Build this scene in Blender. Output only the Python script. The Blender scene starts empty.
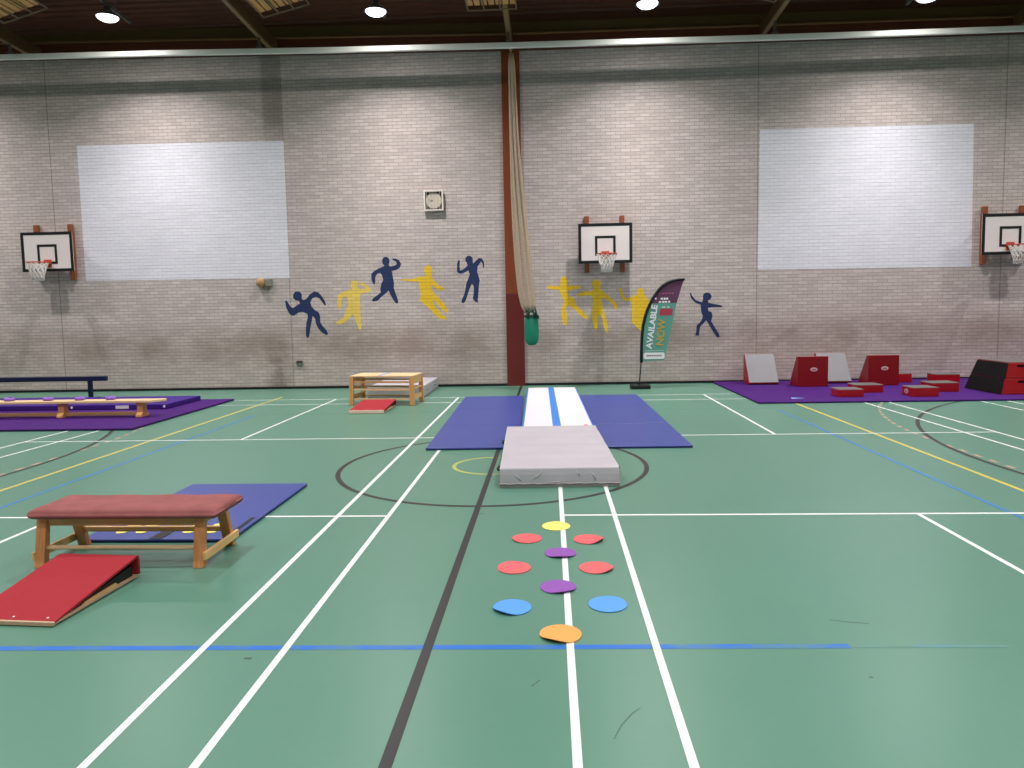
import bpy, bmesh, math, random
from mathutils import Vector, Matrix
random.seed(7)
C = bpy.context.scene.collection
PI = math.pi
WALL_Y = 17.06

# ---------------------------------------------------------------- materials
def lin(c):
    return tuple((v/255/12.92 if v/255 <= .04045 else ((v/255+.055)/1.055)**2.4) for v in c) + (1,)

class NT:
    """small helper round a node tree"""
    def __init__(s, name):
        m = bpy.data.materials.new(name); m.use_nodes = True
        s.m = m; s.nt = m.node_tree; s.b = s.nt.nodes['Principled BSDF']
    def n(s, t, **kw):
        d = s.nt.nodes.new(t)
        for k, v in kw.items():
            if k in d.inputs: d.inputs[k].default_value = v
            else: setattr(d, k, v)
        return d
    def l(s, a, b): s.nt.links.new(a, b)
    def math(s, op, a, b=None, c=None, clamp=False):
        d = s.nt.nodes.new('ShaderNodeMath'); d.operation = op; d.use_clamp = clamp
        for i, v in enumerate((a, b, c)):
            if v is None: continue
            if hasattr(v, 'links'): s.l(v, d.inputs[i])
            else: d.inputs[i].default_value = v
        return d.outputs[0]
    def mix(s, f, a, b, blend='MIX'):
        d = s.nt.nodes.new('ShaderNodeMix'); d.data_type = 'RGBA'; d.blend_type = blend
        for i, v in ((0, f), (6, a), (7, b)):
            if hasattr(v, 'links'): s.l(v, d.inputs[i])
            else: d.inputs[i].default_value = v
        return d.outputs[2]
    def noise(s, scale, detail=3, vec=None, rough=.55):
        d = s.nt.nodes.new('ShaderNodeTexNoise')
        d.inputs['Scale'].default_value = scale; d.inputs['Detail'].default_value = detail
        d.inputs['Roughness'].default_value = rough
        if vec: s.l(vec, d.inputs['Vector'])
        return d.outputs['Fac']
    def ramp(s, v, a, b, clamp=True):
        d = s.nt.nodes.new('ShaderNodeMapRange'); d.clamp = clamp
        s.l(v, d.inputs[0]); d.inputs[1].default_value = a; d.inputs[2].default_value = b
        return d.outputs[0]
    def pos(s):
        g = s.nt.nodes.new('ShaderNodeNewGeometry')
        x = s.nt.nodes.new('ShaderNodeSeparateXYZ'); s.l(g.outputs['Position'], x.inputs[0])
        return g.outputs['Position'], x.outputs[0], x.outputs[1], x.outputs[2]
    def bump(s, h, strength=.3, dist=.01):
        d = s.nt.nodes.new('ShaderNodeBump'); d.inputs['Strength'].default_value = strength
        d.inputs['Distance'].default_value = dist; s.l(h, d.inputs['Height'])
        s.l(d.outputs[0], s.b.inputs['Normal'])

def mat(name, rgb, rough=.5, metal=0, var=.12, scale=6, bump=0, bscale=60, spec=.4, emit=None):
    k = NT(name); c = lin(rgb)
    tc = k.n('ShaderNodeTexCoord')
    f = k.noise(scale, 4, tc.outputs['Object'])
    dark = tuple(v*(1-var) for v in c[:3])+(1,); lite = tuple(min(1, v*(1+var)) for v in c[:3])+(1,)
    k.l(k.mix(f, dark, lite), k.b.inputs['Base Color'])
    k.b.inputs['Roughness'].default_value = rough; k.b.inputs['Metallic'].default_value = metal
    k.b.inputs['Specular IOR Level'].default_value = spec
    if bump: k.bump(k.noise(bscale, 3, tc.outputs['Object']), bump, .004)
    if emit:
        k.b.inputs['Emission Color'].default_value = (*emit[:3], 1); k.b.inputs['Emission Strength'].default_value = emit[3]
    return k.m

def wood(name, rgb, rough=.45, axis='X', contrast=.3):
    k = NT(name); c = lin(rgb)
    tc = k.n('ShaderNodeTexCoord'); mp = k.n('ShaderNodeMapping'); k.l(tc.outputs['Object'], mp.inputs[0])
    sc = {'X': (1.2, 22, 22), 'Y': (22, 1.2, 22), 'Z': (22, 22, 1.2)}[axis]
    mp.inputs['Scale'].default_value = sc
    f = k.noise(1.6, 5, mp.outputs[0], .65)
    dark = tuple(v*(1-contrast) for v in c[:3])+(1,); lite = tuple(min(1, v*(1+contrast)) for v in c[:3])+(1,)
    k.l(k.mix(k.ramp(f, .3, .7), dark, lite), k.b.inputs['Base Color'])
    k.b.inputs['Roughness'].default_value = rough
    k.bump(f, .15, .003)
    return k.m

SEAMS = (-12.0, -6.29, 4.73, 10.19)
def brick(name, c1, c2, mortar, stains=False, joints=False, paint=0.0):
    k = NT(name); P, x, y, z = k.pos()
    cv = k.n('ShaderNodeCombineXYZ'); k.l(k.math('ADD', x, y), cv.inputs[0]); k.l(z, cv.inputs[1])
    b = k.n('ShaderNodeTexBrick'); k.l(cv.outputs[0], b.inputs['Vector'])
    b.inputs['Color1'].default_value = lin(c1); b.inputs['Color2'].default_value = lin(c2)
    b.inputs['Mortar'].default_value = lin(mortar); b.inputs['Scale'].default_value = 1
    b.inputs['Mortar Size'].default_value = .007; b.inputs['Mortar Smooth'].default_value = .3
    b.inputs['Brick Width'].default_value = .225; b.inputs['Row Height'].default_value = .078; b.inputs['Bias'].default_value = -.1
    col = b.outputs['Color']
    # uneven joints: some courses read darker than others
    mp = k.n('ShaderNodeMapping'); k.l(cv.outputs[0], mp.inputs[0]); mp.inputs['Scale'].default_value = (.5, 9.0, 1)
    streak = k.ramp(k.noise(1.4, 5, mp.outputs[0], .75), .42, .72)
    col = k.mix(k.math('MULTIPLY', streak, .45), col, lin(mortar), 'MIX')
    bed = k.math('GREATER_THAN', k.math('ABSOLUTE', k.math('SUBTRACT', k.math('FRACT', k.math('DIVIDE', z, .078)), .5)), .40)
    mp2 = k.n('ShaderNodeMapping'); k.l(cv.outputs[0], mp2.inputs[0]); mp2.inputs['Scale'].default_value = (.8, 5.0, 1)
    col = k.mix(k.math('MULTIPLY', k.math('MULTIPLY', bed, k.ramp(k.noise(1.7, 4, mp2.outputs[0], .7), .40, .66)), .55), col, lin(tuple(v*.74 for v in mortar)))
    blot = k.noise(.55, 4, P)
    col = k.mix(k.math('MULTIPLY', k.ramp(blot, .45, .75), .22), col, lin(tuple(v*.8 for v in c2)), 'MIX')
    if stains:
        brown = lin((118, 98, 80))
        low = k.math('MULTIPLY', k.ramp(z, 1.65, 1.15), k.ramp(z, .45, .9))
        low = k.math('MULTIPLY', low, k.ramp(k.noise(1.1, 4, P), .3, .62))
        col = k.mix(k.math('MULTIPLY', low, .45), col, brown)
        col = k.mix(k.math('MULTIPLY', k.ramp(z, 1.75, 1.25), .15), col, brown)
        # scuffed brown patch beside the second movement joint
        d = k.math('SUBTRACT', 1, k.math('ABSOLUTE', k.math('DIVIDE', k.math('ADD', x, 6.62), .42)), clamp=True)
        h = k.math('MULTIPLY', k.ramp(z, 1.5, .7), k.ramp(x, -6.28, -6.3))
        pt = k.math('MULTIPLY', k.math('MULTIPLY', d, h), k.ramp(k.noise(2.5, 4, P), .3, .6))
        col = k.mix(k.math('MULTIPLY', pt, .75), col, lin((92, 72, 58)))
        # darker bricks in a strip up the top of that joint
        st = k.math('MULTIPLY', k.math('MULTIPLY', k.ramp(x, -6.82, -6.7), k.ramp(x, -6.28, -6.32)), k.ramp(z, 5.7, 6.3))
        col = k.mix(k.math('MULTIPLY', st, .45), col, lin((95, 85, 72)))
    hgt = b.outputs['Fac']
    if joints:
        for s in SEAMS:
            j = k.math('LESS_THAN', k.math('ABSOLUTE', k.math('SUBTRACT', x, s)), .011)
            col = k.mix(k.math('MULTIPLY', j, .45), col, lin((70, 60, 52)))
    k.l(col, k.b.inputs['Base Color'])
    k.b.inputs['Roughness'].default_value = .75
    inv = k.math('SUBTRACT', 1, hgt)
    k.bump(inv, .5, .006)
    return k.m

def floor_mat():
    k = NT('green_vinyl'); P, x, y, z = k.pos()
    a = k.noise(.35, 5, P); b = k.noise(9, 4, P); c = k.noise(160, 2, P)
    col = k.mix(k.ramp(a, .3, .7), lin((84, 132, 113)), lin((91, 138, 120)))
    col = k.mix(k.math('MULTIPLY', k.ramp(b, .4, .9), .12), col, lin((104, 144, 127)))
    col = k.mix(k.math('MULTIPLY', c, .12), col, lin((78, 122, 103)))
    k.l(col, k.b.inputs['Base Color'])
    k.l(k.math('ADD', .31, k.math('MULTIPLY', a, .05)), k.b.inputs['Roughness'])
    k.b.inputs['Specular IOR Level'].default_value = .5
    return k.m

def worn(name, rgb, wear):
    """line paint that has worn through to the green vinyl in places"""
    k = NT(name); P, x, y, z = k.pos()
    f = k.ramp(k.noise(1.3, 6, P, .7), wear-.09, wear+.09)
    col = k.mix(f, lin((91, 136, 117)), lin(rgb))
    k.l(col, k.b.inputs['Base Color']); k.b.inputs['Roughness'].default_value = .42
    return k.m

def mat_vinyl(name, rgb, rough=.5, spec=.4):
    """gym mat cloth: fine weave"""
    k = NT(name); c = lin(rgb); tc = k.n('ShaderNodeTexCoord')
    f = k.noise(3, 4, tc.outputs['Object']); g = k.noise(220, 2, tc.outputs['Object'])
    col = k.mix(k.math('ADD', k.math('MULTIPLY', f, .6), k.math('MULTIPLY', g, .4)), tuple(v*.86 for v in c[:3])+(1,), tuple(min(1, v*1.14) for v in c[:3])+(1,))
    k.l(col, k.b.inputs['Base Color']); k.b.inputs['Roughness'].default_value = rough; k.b.inputs['Specular IOR Level'].default_value = spec
    k.bump(k.math('ADD', g, k.math('MULTIPLY', f, 2)), .12, .004)
    return k.m

M = {}
M['brick'] = brick('cream_brick', (213, 200, 196), (192, 179, 175), (168, 155, 150), True, True)
M['white_brick'] = brick('white_painted_brick', (236, 234, 243), (229, 227, 237), (214, 212, 222))
M['navy_brick'] = brick('navy_painted_brick', (28, 50, 100), (24, 44, 92), (20, 34, 72))
M['yellow_brick'] = brick('yellow_painted_brick', (250, 208, 44), (244, 200, 36), (218, 176, 44))
M['pale_yellow_brick'] = brick('faded_yellow_painted_brick', (244, 214, 104), (238, 205, 92), (214, 182, 88))
M['floor'] = floor_mat()
M['line_white'] = mat('white_line_paint', (232, 236, 234), .4, var=.05, scale=3)
M['line_black'] = mat('black_line_paint', (44, 41, 44), .4, var=.1)
M['line_yellow'] = mat('yellow_line_paint', (206, 192, 86), .42, var=.08, scale=3)
M['line_blue'] = mat('blue_line_paint', (58, 124, 180), .42, var=.1, scale=3)
M['line_blue_worn'] = worn('worn_blue_line_paint', (26, 106, 198), .42)
M['line_blue_faint'] = worn('faint_blue_line_paint', (84, 138, 160), .58)
M['line_lime'] = worn('faded_lime_line_paint', (176, 182, 92), .40)
M['line_pink'] = mat('faded_pink_line_paint', (186, 156, 134), .45, var=.12, scale=4)
M['scuff'] = mat('dark_scuff', (58, 86, 74), .5)
M['black'] = mat('black_plastic', (20, 20, 22), .5)
M['skirt'] = mat('black_skirting_paint', (22, 22, 24), .5)
M['post_brown'] = wood('brown_stained_post', (132, 60, 28), .5, 'Z', .15)
M['post_maroon'] = mat('maroon_gloss_paint', (104, 32, 31), .5, var=.08)
M['fascia'] = wood('dark_red_fascia', (90, 40, 20), .5, 'X', .2)
M['ledge'] = wood('ledge_timber', (134, 98, 62), .5, 'X', .2)
M['olive'] = wood('olive_brown_board', (92, 68, 32), .5, 'X', .2)
M['deck'] = mat('dark_brown_roof_deck', (88, 46, 30), .55, var=.15, scale=2)
M['beam'] = wood('brown_roof_beam', (96, 72, 44), .5, 'Y', .2)
M['rail'] = mat('grey_painted_steel', (238, 237, 229), .35, metal=.0, var=.05)
M['flange'] = wood('pale_beam_edge', (132, 104, 70), .5, 'Y', .15)
M['steel'] = mat('dull_steel', (110, 108, 104), .4, metal=.6, var=.05)
M['pine'] = wood('pine_slats', (206, 156, 92), .45, 'Y', .2)
M['wire'] = mat('painted_wire', (132, 112, 88), .45, var=.08)
M['lamp_body'] = mat('grey_lamp_housing', (120, 122, 124), .4, metal=.3, var=.05)
M['lamp_glass'] = mat('glowing_lamp_glass', (240, 245, 255), .3, emit=(.93, .96, 1, 9))
M['net_cream'] = mat('cream_netting', (186, 166, 144), .8, var=.25, scale=25, bump=.4, bscale=90)
M['bag_green'] = mat_vinyl('green_bag_cloth', (16, 128, 100), .55)
M['bag_dark'] = mat('dark_green_cord', (18, 62, 50), .6)
M['board_white'] = mat('backboard_white', (232, 222, 220), .45, var=.04, scale=3)
M['red_wood'] = wood('red_brown_batten', (140, 78, 48), .45, 'Z', .15)
M['rim_red'] = mat('orange_red_steel', (186, 74, 52), .4, var=.08)
M['net_white'] = mat('white_net_cord', (226, 220, 214), .7, var=.05)
M['clock_white'] = mat('cream_clock_frame', (232, 224, 216), .45, var=.04)
M['clock_face'] = mat('pale_clock_face', (205, 194, 180), .5, var=.06)
M['clock_dark'] = mat('dark_clock_case', (78, 70, 62), .6, var=.1)
M['grey_box'] = mat('grey_green_box', (128, 130, 120), .5, var=.06)
M['tan'] = mat('tan_plastic', (178, 142, 100), .5, var=.1)
M['blue_mat'] = mat_vinyl('royal_blue_mat_cloth', (60, 73, 148), .36)
M['blue_edge'] = mat('navy_mat_edge', (26, 32, 86), .5)
M['purple_mat'] = mat_vinyl('purple_mat_cloth', (69, 27, 107), .7, .12)
M['purple_edge'] = mat('dark_purple_mat_edge', (42, 24, 72), .5)
M['purple_dark'] = mat_vinyl('deep_purple_crash_mat_cloth', (62, 30, 122), .6, .2)
M['purple_lilac'] = mat('lilac_beanbag_cloth', (142, 96, 196), .5, var=.15)
M['grey_vinyl'] = mat_vinyl('pale_grey_crash_mat_vinyl', (188, 183, 191), .42)
M['grey_side'] = mat('grey_crash_mat_side', (186, 180, 182), .45, var=.06, scale=4)
M['grey_dark'] = mat('dark_grey_zip_band', (150, 146, 146), .5)
M['air_white'] = mat('white_airtrack_pvc', (240, 234, 240), .3, var=.03)
M['air_blue'] = mat('bright_blue_pvc', (44, 132, 228), .3, var=.05)
M['red_carpet'] = mat('red_carpet', (162, 47, 56), .9, var=.12, scale=30, bump=.4, bscale=260, spec=.2)
M['ply'] = wood('pale_plywood', (190, 160, 132), .5, 'Y', .12)
M['ply_edge'] = mat('pale_pink_board_edge', (228, 204, 184), .5, var=.08)
M['suede'] = mat('burgundy_suede', (146, 86, 85), .8, var=.36, scale=7, bump=.25, bscale=40, spec=.25)
M['oak_x'] = wood('honey_timber', (206, 158, 102), .4, 'X', .18)
M['oak_y'] = wood('honey_timber_cross', (214, 170, 112), .4, 'Y', .18)
M['oak_z'] = wood('orange_timber_leg', (208, 140, 86), .4, 'Z', .18)
M['birch_x'] = wood('birch_timber', (234, 200, 154), .4, 'X', .12)
M['birch_y'] = wood('birch_timber_cross', (230, 186, 122), .4, 'Y', .12)
M['birch_z'] = wood('orange_birch_leg', (228, 164, 104), .4, 'Z', .12)
M['navy'] = mat('navy_painted_beam', (18, 26, 66), .4, var=.08)
M['foam_red'] = mat_vinyl('red_foam_vinyl', (168, 16, 26), .4)
M['foam_dark_red'] = mat_vinyl('deep_red_foam_vinyl', (136, 10, 22), .4)
M['foam_silver'] = mat_vinyl('silver_grey_foam_vinyl', (132, 131, 135), .42)
M['foam_grey'] = mat_vinyl('grey_foam_vinyl', (104, 98, 96), .45)
M['foam_black'] = mat_vinyl('black_foam_vinyl', (9, 9, 12), .5, .2)
M['emblem'] = mat('pale_emblem_print', (226, 200, 200), .5, var=.05)
M['emblem_red'] = mat('red_emblem_print', (176, 40, 48), .5, var=.05)
M['flag_teal'] = mat_vinyl('teal_flag_cloth', (92, 156, 140), .6)
M['flag_purple'] = mat_vinyl('plum_flag_cloth', (98, 58, 88), .6)
M['flag_pink'] = mat('pink_flag_print', (166, 88, 124), .6, var=.05)
M['flag_white'] = mat('white_flag_print', (236, 232, 234), .6, var=.03)
M['flag_gold'] = mat('gold_flag_print', (190, 158, 82), .6, var=.06)
M['flag_red'] = mat('crimson_flag_print', (172, 58, 78), .6, var=.05)
M['flag_ink'] = mat('dark_print', (70, 60, 70), .6, var=.05)
M['spot_yellow'] = mat('yellow_rubber', (246, 232, 116), .5, var=.05)
M['spot_red'] = mat('coral_red_rubber', (228, 98, 102), .5, var=.05)
M['spot_purple'] = mat('purple_rubber', (140, 80, 170), .5, var=.05)
M['spot_blue'] = mat('blue_rubber', (84, 154, 234), .5, var=.05)
M['spot_orange'] = mat('orange_rubber', (242, 164, 84), .5, var=.05)
M['label_white'] = mat('white_label', (226, 222, 226), .5, var=.04)
M['pale_blue'] = mat('pale_blue_card', (140, 170, 236), .5, var=.04)

# ---------------------------------------------------------------- mesh helpers
class B:
    """collects shapes in one bmesh; each becomes ONE mesh object"""
    def __init__(s): s.bm = bmesh.new()
    def box(s, x0, x1, y0, y1, z0, z1):
        v = [s.bm.verts.new(p) for p in ((x0,y0,z0),(x1,y0,z0),(x1,y1,z0),(x0,y1,z0),(x0,y0,z1),(x1,y0,z1),(x1,y1,z1),(x0,y1,z1))]
        for f in ((3,2,1,0),(4,5,6,7),(0,1,5,4),(1,2,6,5),(2,3,7,6),(3,0,4,7)): s.bm.faces.new([v[i] for i in f])
        return s
    def hexa(s, p):      # 8 corners: bottom ring, top ring
        v = [s.bm.verts.new(q) for q in p]
        for f in ((3,2,1,0),(4,5,6,7),(0,1,5,4),(1,2,6,5),(2,3,7,6),(3,0,4,7)): s.bm.faces.new([v[i] for i in f])
        return s
    def bar(s, a, b, w, h, up=(0,0,1)):
        a, b = Vector(a), Vector(b); d = (b-a).normalized(); u = Vector(up)
        r = d.cross(u).normalized(); u = r.cross(d).normalized()
        return s.hexa([a-r*w/2-u*h/2, a+r*w/2-u*h/2, b+r*w/2-u*h/2, b-r*w/2-u*h/2, a-r*w/2+u*h/2, a+r*w/2+u*h/2, b+r*w/2+u*h/2, b-r*w/2+u*h/2])
    def prism(s, pts, a0, a1, plane='xz'):
        f = {'xz': lambda p, a: (p[0], a, p[1]), 'yz': lambda p, a: (a, p[0], p[1]), 'xy': lambda p, a: (p[0], p[1], a)}[plane]
        v0 = [s.bm.verts.new(f(p, a0)) for p in pts]; v1 = [s.bm.verts.new(f(p, a1)) for p in pts]
        n = len(pts)
        s.bm.faces.new(v0); s.bm.faces.new(v1[::-1])
        for i in range(n): s.bm.faces.new((v0[i], v1[i], v1[(i+1) % n], v0[(i+1) % n]))
        return s
    def tube(s, pts, r, seg=8, closed=False):
        pts = [Vector(p) for p in pts]; n = len(pts); rings = []
        rr = r if isinstance(r, (list, tuple)) else [r]*n
        for i, p in enumerate(pts):
            if closed: t = pts[(i+1) % n]-pts[i-1]
            else: t = pts[min(i+1, n-1)]-pts[max(i-1, 0)]
            t.normalize(); u = Vector((0,0,1)) if abs(t.z) < .9 else Vector((0,1,0))
            a = t.cross(u).normalized(); b = t.cross(a).normalized()
            rings.append([s.bm.verts.new(p+(a*math.cos(2*PI*k/seg)+b*math.sin(2*PI*k/seg))*rr[i]) for k in range(seg)])
        for i in range(n if closed else n-1):
            q, w = rings[i], rings[(i+1) % n]
            for k in range(seg): s.bm.faces.new((q[k], q[(k+1) % seg], w[(k+1) % seg], w[k]))
        if not closed: s.bm.faces.new(rings[0][::-1]); s.bm.faces.new(rings[-1])
        return s
    def lathe(s, prof, seg=24, c=(0,0,0)):
        rings = []
        for r, z in prof:
            if r < 1e-5: rings.append([s.bm.verts.new((c[0], c[1], c[2]+z))])
            else: rings.append([s.bm.verts.new((c[0]+r*math.cos(2*PI*k/seg), c[1]+r*math.sin(2*PI*k/seg), c[2]+z)) for k in range(seg)])
        for a, b in zip(rings, rings[1:]):
            for k in range(seg):
                q = [a[k % len(a)], a[(k+1) % len(a)], b[(k+1) % len(b)], b[k % len(b)]]
                u = []
                for v in q:
                    if v not in u: u.append(v)
                if len(u) > 2: s.bm.faces.new(u)
        return s
    def face(s, pts): s.bm.faces.new([s.bm.verts.new(p) for p in pts]); return s
    def make(s, name, m, parent=None, bevel=0, smooth=False, seg=2, loc=None, subsurf=0):
        bm = s.bm; bmesh.ops.recalc_face_normals(bm, faces=bm.faces)
        me = bpy.data.meshes.new(name); bm.to_mesh(me); bm.free()
        o = bpy.data.objects.new(name, me); C.objects.link(o)
        for mm in (m if isinstance(m, (list, tuple)) else [m]): me.materials.append(M[mm])
        if parent: o.parent = parent
        if loc: o.location = loc
        if smooth:
            for p in me.polygons: p.use_smooth = True
        if bevel:
            d = o.modifiers.new('bevel', 'BEVEL'); d.width = bevel; d.segments = seg; d.limit_method = 'ANGLE'; d.angle_limit = .6
        if subsurf:
            d = o.modifiers.new('sub', 'SUBSURF'); d.levels = d.render_levels = subsurf
        return o

def tag(o, label=None, cat=None, group=None, kind=None):
    if label: o['label'] = label
    if cat: o['category'] = cat
    if group: o['group'] = group
    if kind: o['kind'] = kind
    return o
def thing(name, label, cat, loc=(0,0,0), rz=0, group=None):
    o = bpy.data.objects.new(name, None); C.objects.link(o); o.empty_display_size = .1
    o.location = loc; o.rotation_euler = (0, 0, rz)
    return tag(o, label, cat, group)
def struct(o, label, cat=None): return tag(o, label, cat, kind='structure')
def dup(root, loc=None, rz=None, label=None, group=None):
    r = root.copy(); C.objects.link(r)
    if loc is not None: r.location = loc
    if rz is not None: r.rotation_euler[2] = rz
    if label: r['label'] = label
    if group: r['group'] = group
    for ch in list(root.children):
        c = ch.copy(); C.objects.link(c); c.parent = r
        for g in list(ch.children):
            d = g.copy(); C.objects.link(d); d.parent = c
    return r
def lettering(name, body, m, parent, loc, size, rot=(PI/2,0,0), xscale=1, shear=0, align='CENTER', ext=.002):
    cu = bpy.data.curves.new(name, 'FONT'); cu.body = body; cu.size = size; cu.align_x = align; cu.align_y = 'CENTER'; cu.extrude = ext; cu.shear = shear; cu.offset = size*.03
    t = bpy.data.objects.new(name, cu); C.objects.link(t)
    bpy.context.view_layer.update()
    me = bpy.data.meshes.new_from_object(t.evaluated_get(bpy.context.evaluated_depsgraph_get()))
    bpy.data.objects.remove(t)
    me.materials.clear(); me.materials.append(M[m])
    o = bpy.data.objects.new(name, me); C.objects.link(o); o.parent = parent
    o.location = loc; o.rotation_euler = rot; o.scale = (xscale, 1, 1)
    return o

EXPOSURE = -0.80
def _wmake(s, name, m, parent, **k):
    """like make() but the shape was given in world metres: shift it into the parent's frame (parents used this way are not rotated)"""
    o = s.make(name, m, parent, **k); off = Vector((0,0,0)); q = parent
    while q: off += q.location; q = q.parent
    o.data.transform(Matrix.Translation(-off)); return o
B.wmake = _wmake

# ================================================================ SETTING
X0, X1, Y0 = -19.0, 18.0, -12.0
fl = struct(B().box(X0, X1, Y0, WALL_Y, -.1, 0).make('floor', 'floor'), 'green vinyl sports hall floor with painted court lines')
def line(col, a, b, w, z=.0016, name='court_line'):
    a, b = Vector((*a, z)), Vector((*b, z)); d = (b-a).normalized(); n = Vector((-d.y, d.x, 0))*w/2
    return B().face([a-n, b-n, b+n, a+n]).make(name, col, fl)
def arc(col, c, r, w, a0, a1, z, n=64, name='court_arc'):
    bm = B(); P0 = None
    for i in range(n+1):
        t = math.radians(a0+(a1-a0)*i/n); cs, sn = math.cos(t), math.sin(t)
        q = (bm.bm.verts.new((c[0]+(r-w/2)*cs, c[1]+(r-w/2)*sn, z)), bm.bm.verts.new((c[0]+(r+w/2)*cs, c[1]+(r+w/2)*sn, z)))
        if P0: bm.bm.faces.new((P0[0], P0[1], q[1], q[0]))
        P0 = q
    return bm.make(name, col, fl)
ZY, ZB, ZK, ZW = .0007, .001, .0013, .0016
# badminton courts either side of the middle gap (white, 40 mm)
S1, S2, L1, L2 = 6.23, 10.15, 14.07, 14.87
NEAR = -5.0
for x in (0, .46, 5.62, 6.05, -1.548, -2.008, -7.35, -7.88, 7.67, 8.13):
    line('line_white', (x, NEAR), (x, L2), .04, ZW)
for y in (S1, S2, L1, L2):
    line('line_white', (0, y), (6.05, y), .04, ZW+.0001); line('line_white', (-7.88, y), (-1.548, y), .04, ZW+.0001)
for x in (3.05, -4.6):
    line('line_white', (x, S2), (x, L2), .04, ZW); line('line_white', (x, NEAR), (x, S1), .04, ZW)
line('line_white', (7.67, L1), (12.5, L1), .04, ZW)
# basketball (black)
line('line_black', (-.7715, NEAR), (-.7715, WALL_Y-.1), .055, ZK)
arc('line_black', (-.7715, 8.31), 1.775, .055, 0, 360, ZK+.0001, 96)
arc('line_black', (11.05, 8.3), 6.25, .055, 90, 270, ZK, 96)
arc('line_black', (-12.75, 8.3), 6.28, .055, -90, 90, ZK, 96)
# volleyball (yellow) and the blue court
line('line_yellow', (4.40, NEAR), (4.40, 15.4), .05, ZY); line('line_yellow', (-5.95, NEAR), (-5.95, 15.4), .05, ZY)
line('line_blue', (3.83, 3.77), (3.83, 12.5), .05, ZB); line('line_blue', (-5.42, 3.72), (-5.42, 12.6), .05, ZB)
line('line_blue_worn', (-5.42, 3.66), (1.48, 3.775), .05, ZB)
line('line_blue_faint', (1.48, 3.775), (2.3, 3.785), .035, ZB)
line('line_blue_faint', (-5.42, 12.7), (3.83, 12.72), .05, ZB); line('line_blue_faint', (5.2, 12.6), (8.2, 12.65), .05, ZB)
arc('line_lime', (-.7715, 8.29), .455, .045, 0, 360, ZY, 48)
# broken nine metre arcs (pink, faded)
def dashes(x0, sgn):
    bm = B(); path = []
    s = 0
    for i in range(-40, 41):
        s = i*.15
        if abs(s) < 1.2: p, t = (x0, 8.3+s), (0, 1)
        else:
            a = (abs(s)-1.2)/7.6; k = 1 if s > 0 else -1
            p = (x0+sgn*7.6*(1-math.cos(a)), 8.3+k*(1.2+7.6*math.sin(a))); t = (sgn*math.sin(a)*k, math.cos(a))
        if i % 2 == 0:
            d = Vector((t[0], t[1], 0)).normalized(); n = Vector((-d.y, d.x, 0))*.024; q = Vector((p[0], p[1], ZY))
            bm.face([q-d*.075-n, q+d*.075-n, q+d*.075+n, q-d*.075+n])
    return bm.make('dashed_court_arc', 'line_pink', fl)
dashes(4.91, 1); dashes(-6.55, -1)
for pts, w in (([(.16, 2.92), (.20, 3.02), (.255, 3.11), (.30, 3.16)], .004), ([(1.50, 4.10), (1.60, 4.07), (1.70, 4.05)], .007), ([(-1.73, 3.60), (-1.69, 3.60)], .02), ([(1.44, 3.45), (1.46, 3.45)], .014), ([(-.20, 3.34), (-.16, 3.40)], .006), ([(-.74, 6.28), (-.70, 6.30)], .012), ([(2.45, 2.75), (2.5, 2.77)], .006)):
    bm = B()
    for q, e in zip(pts, pts[1:]):
        a_, b_ = Vector((*q, .0009)), Vector((*e, .0009)); d_ = (b_-a_).normalized(); n_ = Vector((-d_.y, d_.x, 0))*w/2
        bm.face([a_-n_, b_-n_, b_+n_, a_+n_])
    bm.make('scuff_mark', 'scuff', fl)

wb = struct(B().box(X0, X1, WALL_Y, WALL_Y+.3, 0, 11).make('wall_back', 'brick'), 'cream brick back wall of the sports hall')
M['brick_plain'] = brick('cream_brick_plain', (196, 182, 172), (182, 166, 156), (132, 118, 108))
struct(B().box(X0-.3, X0, Y0, WALL_Y+.3, 0, 11).make('wall_left', 'brick_plain'), 'cream brick side wall left of the hall')
struct(B().box(X1, X1+.3, Y0, WALL_Y+.3, 0, 11).make('wall_right', 'brick_plain'), 'cream brick side wall right of the hall')
struct(B().box(X0, X1, Y0-.3, Y0, 0, 11).make('wall_front', 'brick_plain'), 'cream brick wall behind the viewer')
struct(B().box(X0, X1, WALL_Y-.018, WALL_Y, 0, .06).make('baseboard_back', 'skirt', bevel=.004), 'black skirting along the foot of the brick wall')

# ceiling: ribbed dark deck falling towards the back wall
def deck_z(y): return 8.5+.055*(WALL_Y-y)
prof = []; y = WALL_Y; k = 0
while y > Y0:
    z = deck_z(y); prof += [(y, z), (y-.10, z+.004), (y-.12, z+.045), (y-.20, z+.047), (y-.22, z+.008)]; y -= .24
prof += [(Y0, deck_z(Y0)), (Y0, 11.2), (WALL_Y, 11.2)]
struct(B().prism(prof, X0, X1, 'yz').make('ceiling', 'deck'), 'dark brown ribbed roof deck')

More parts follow.
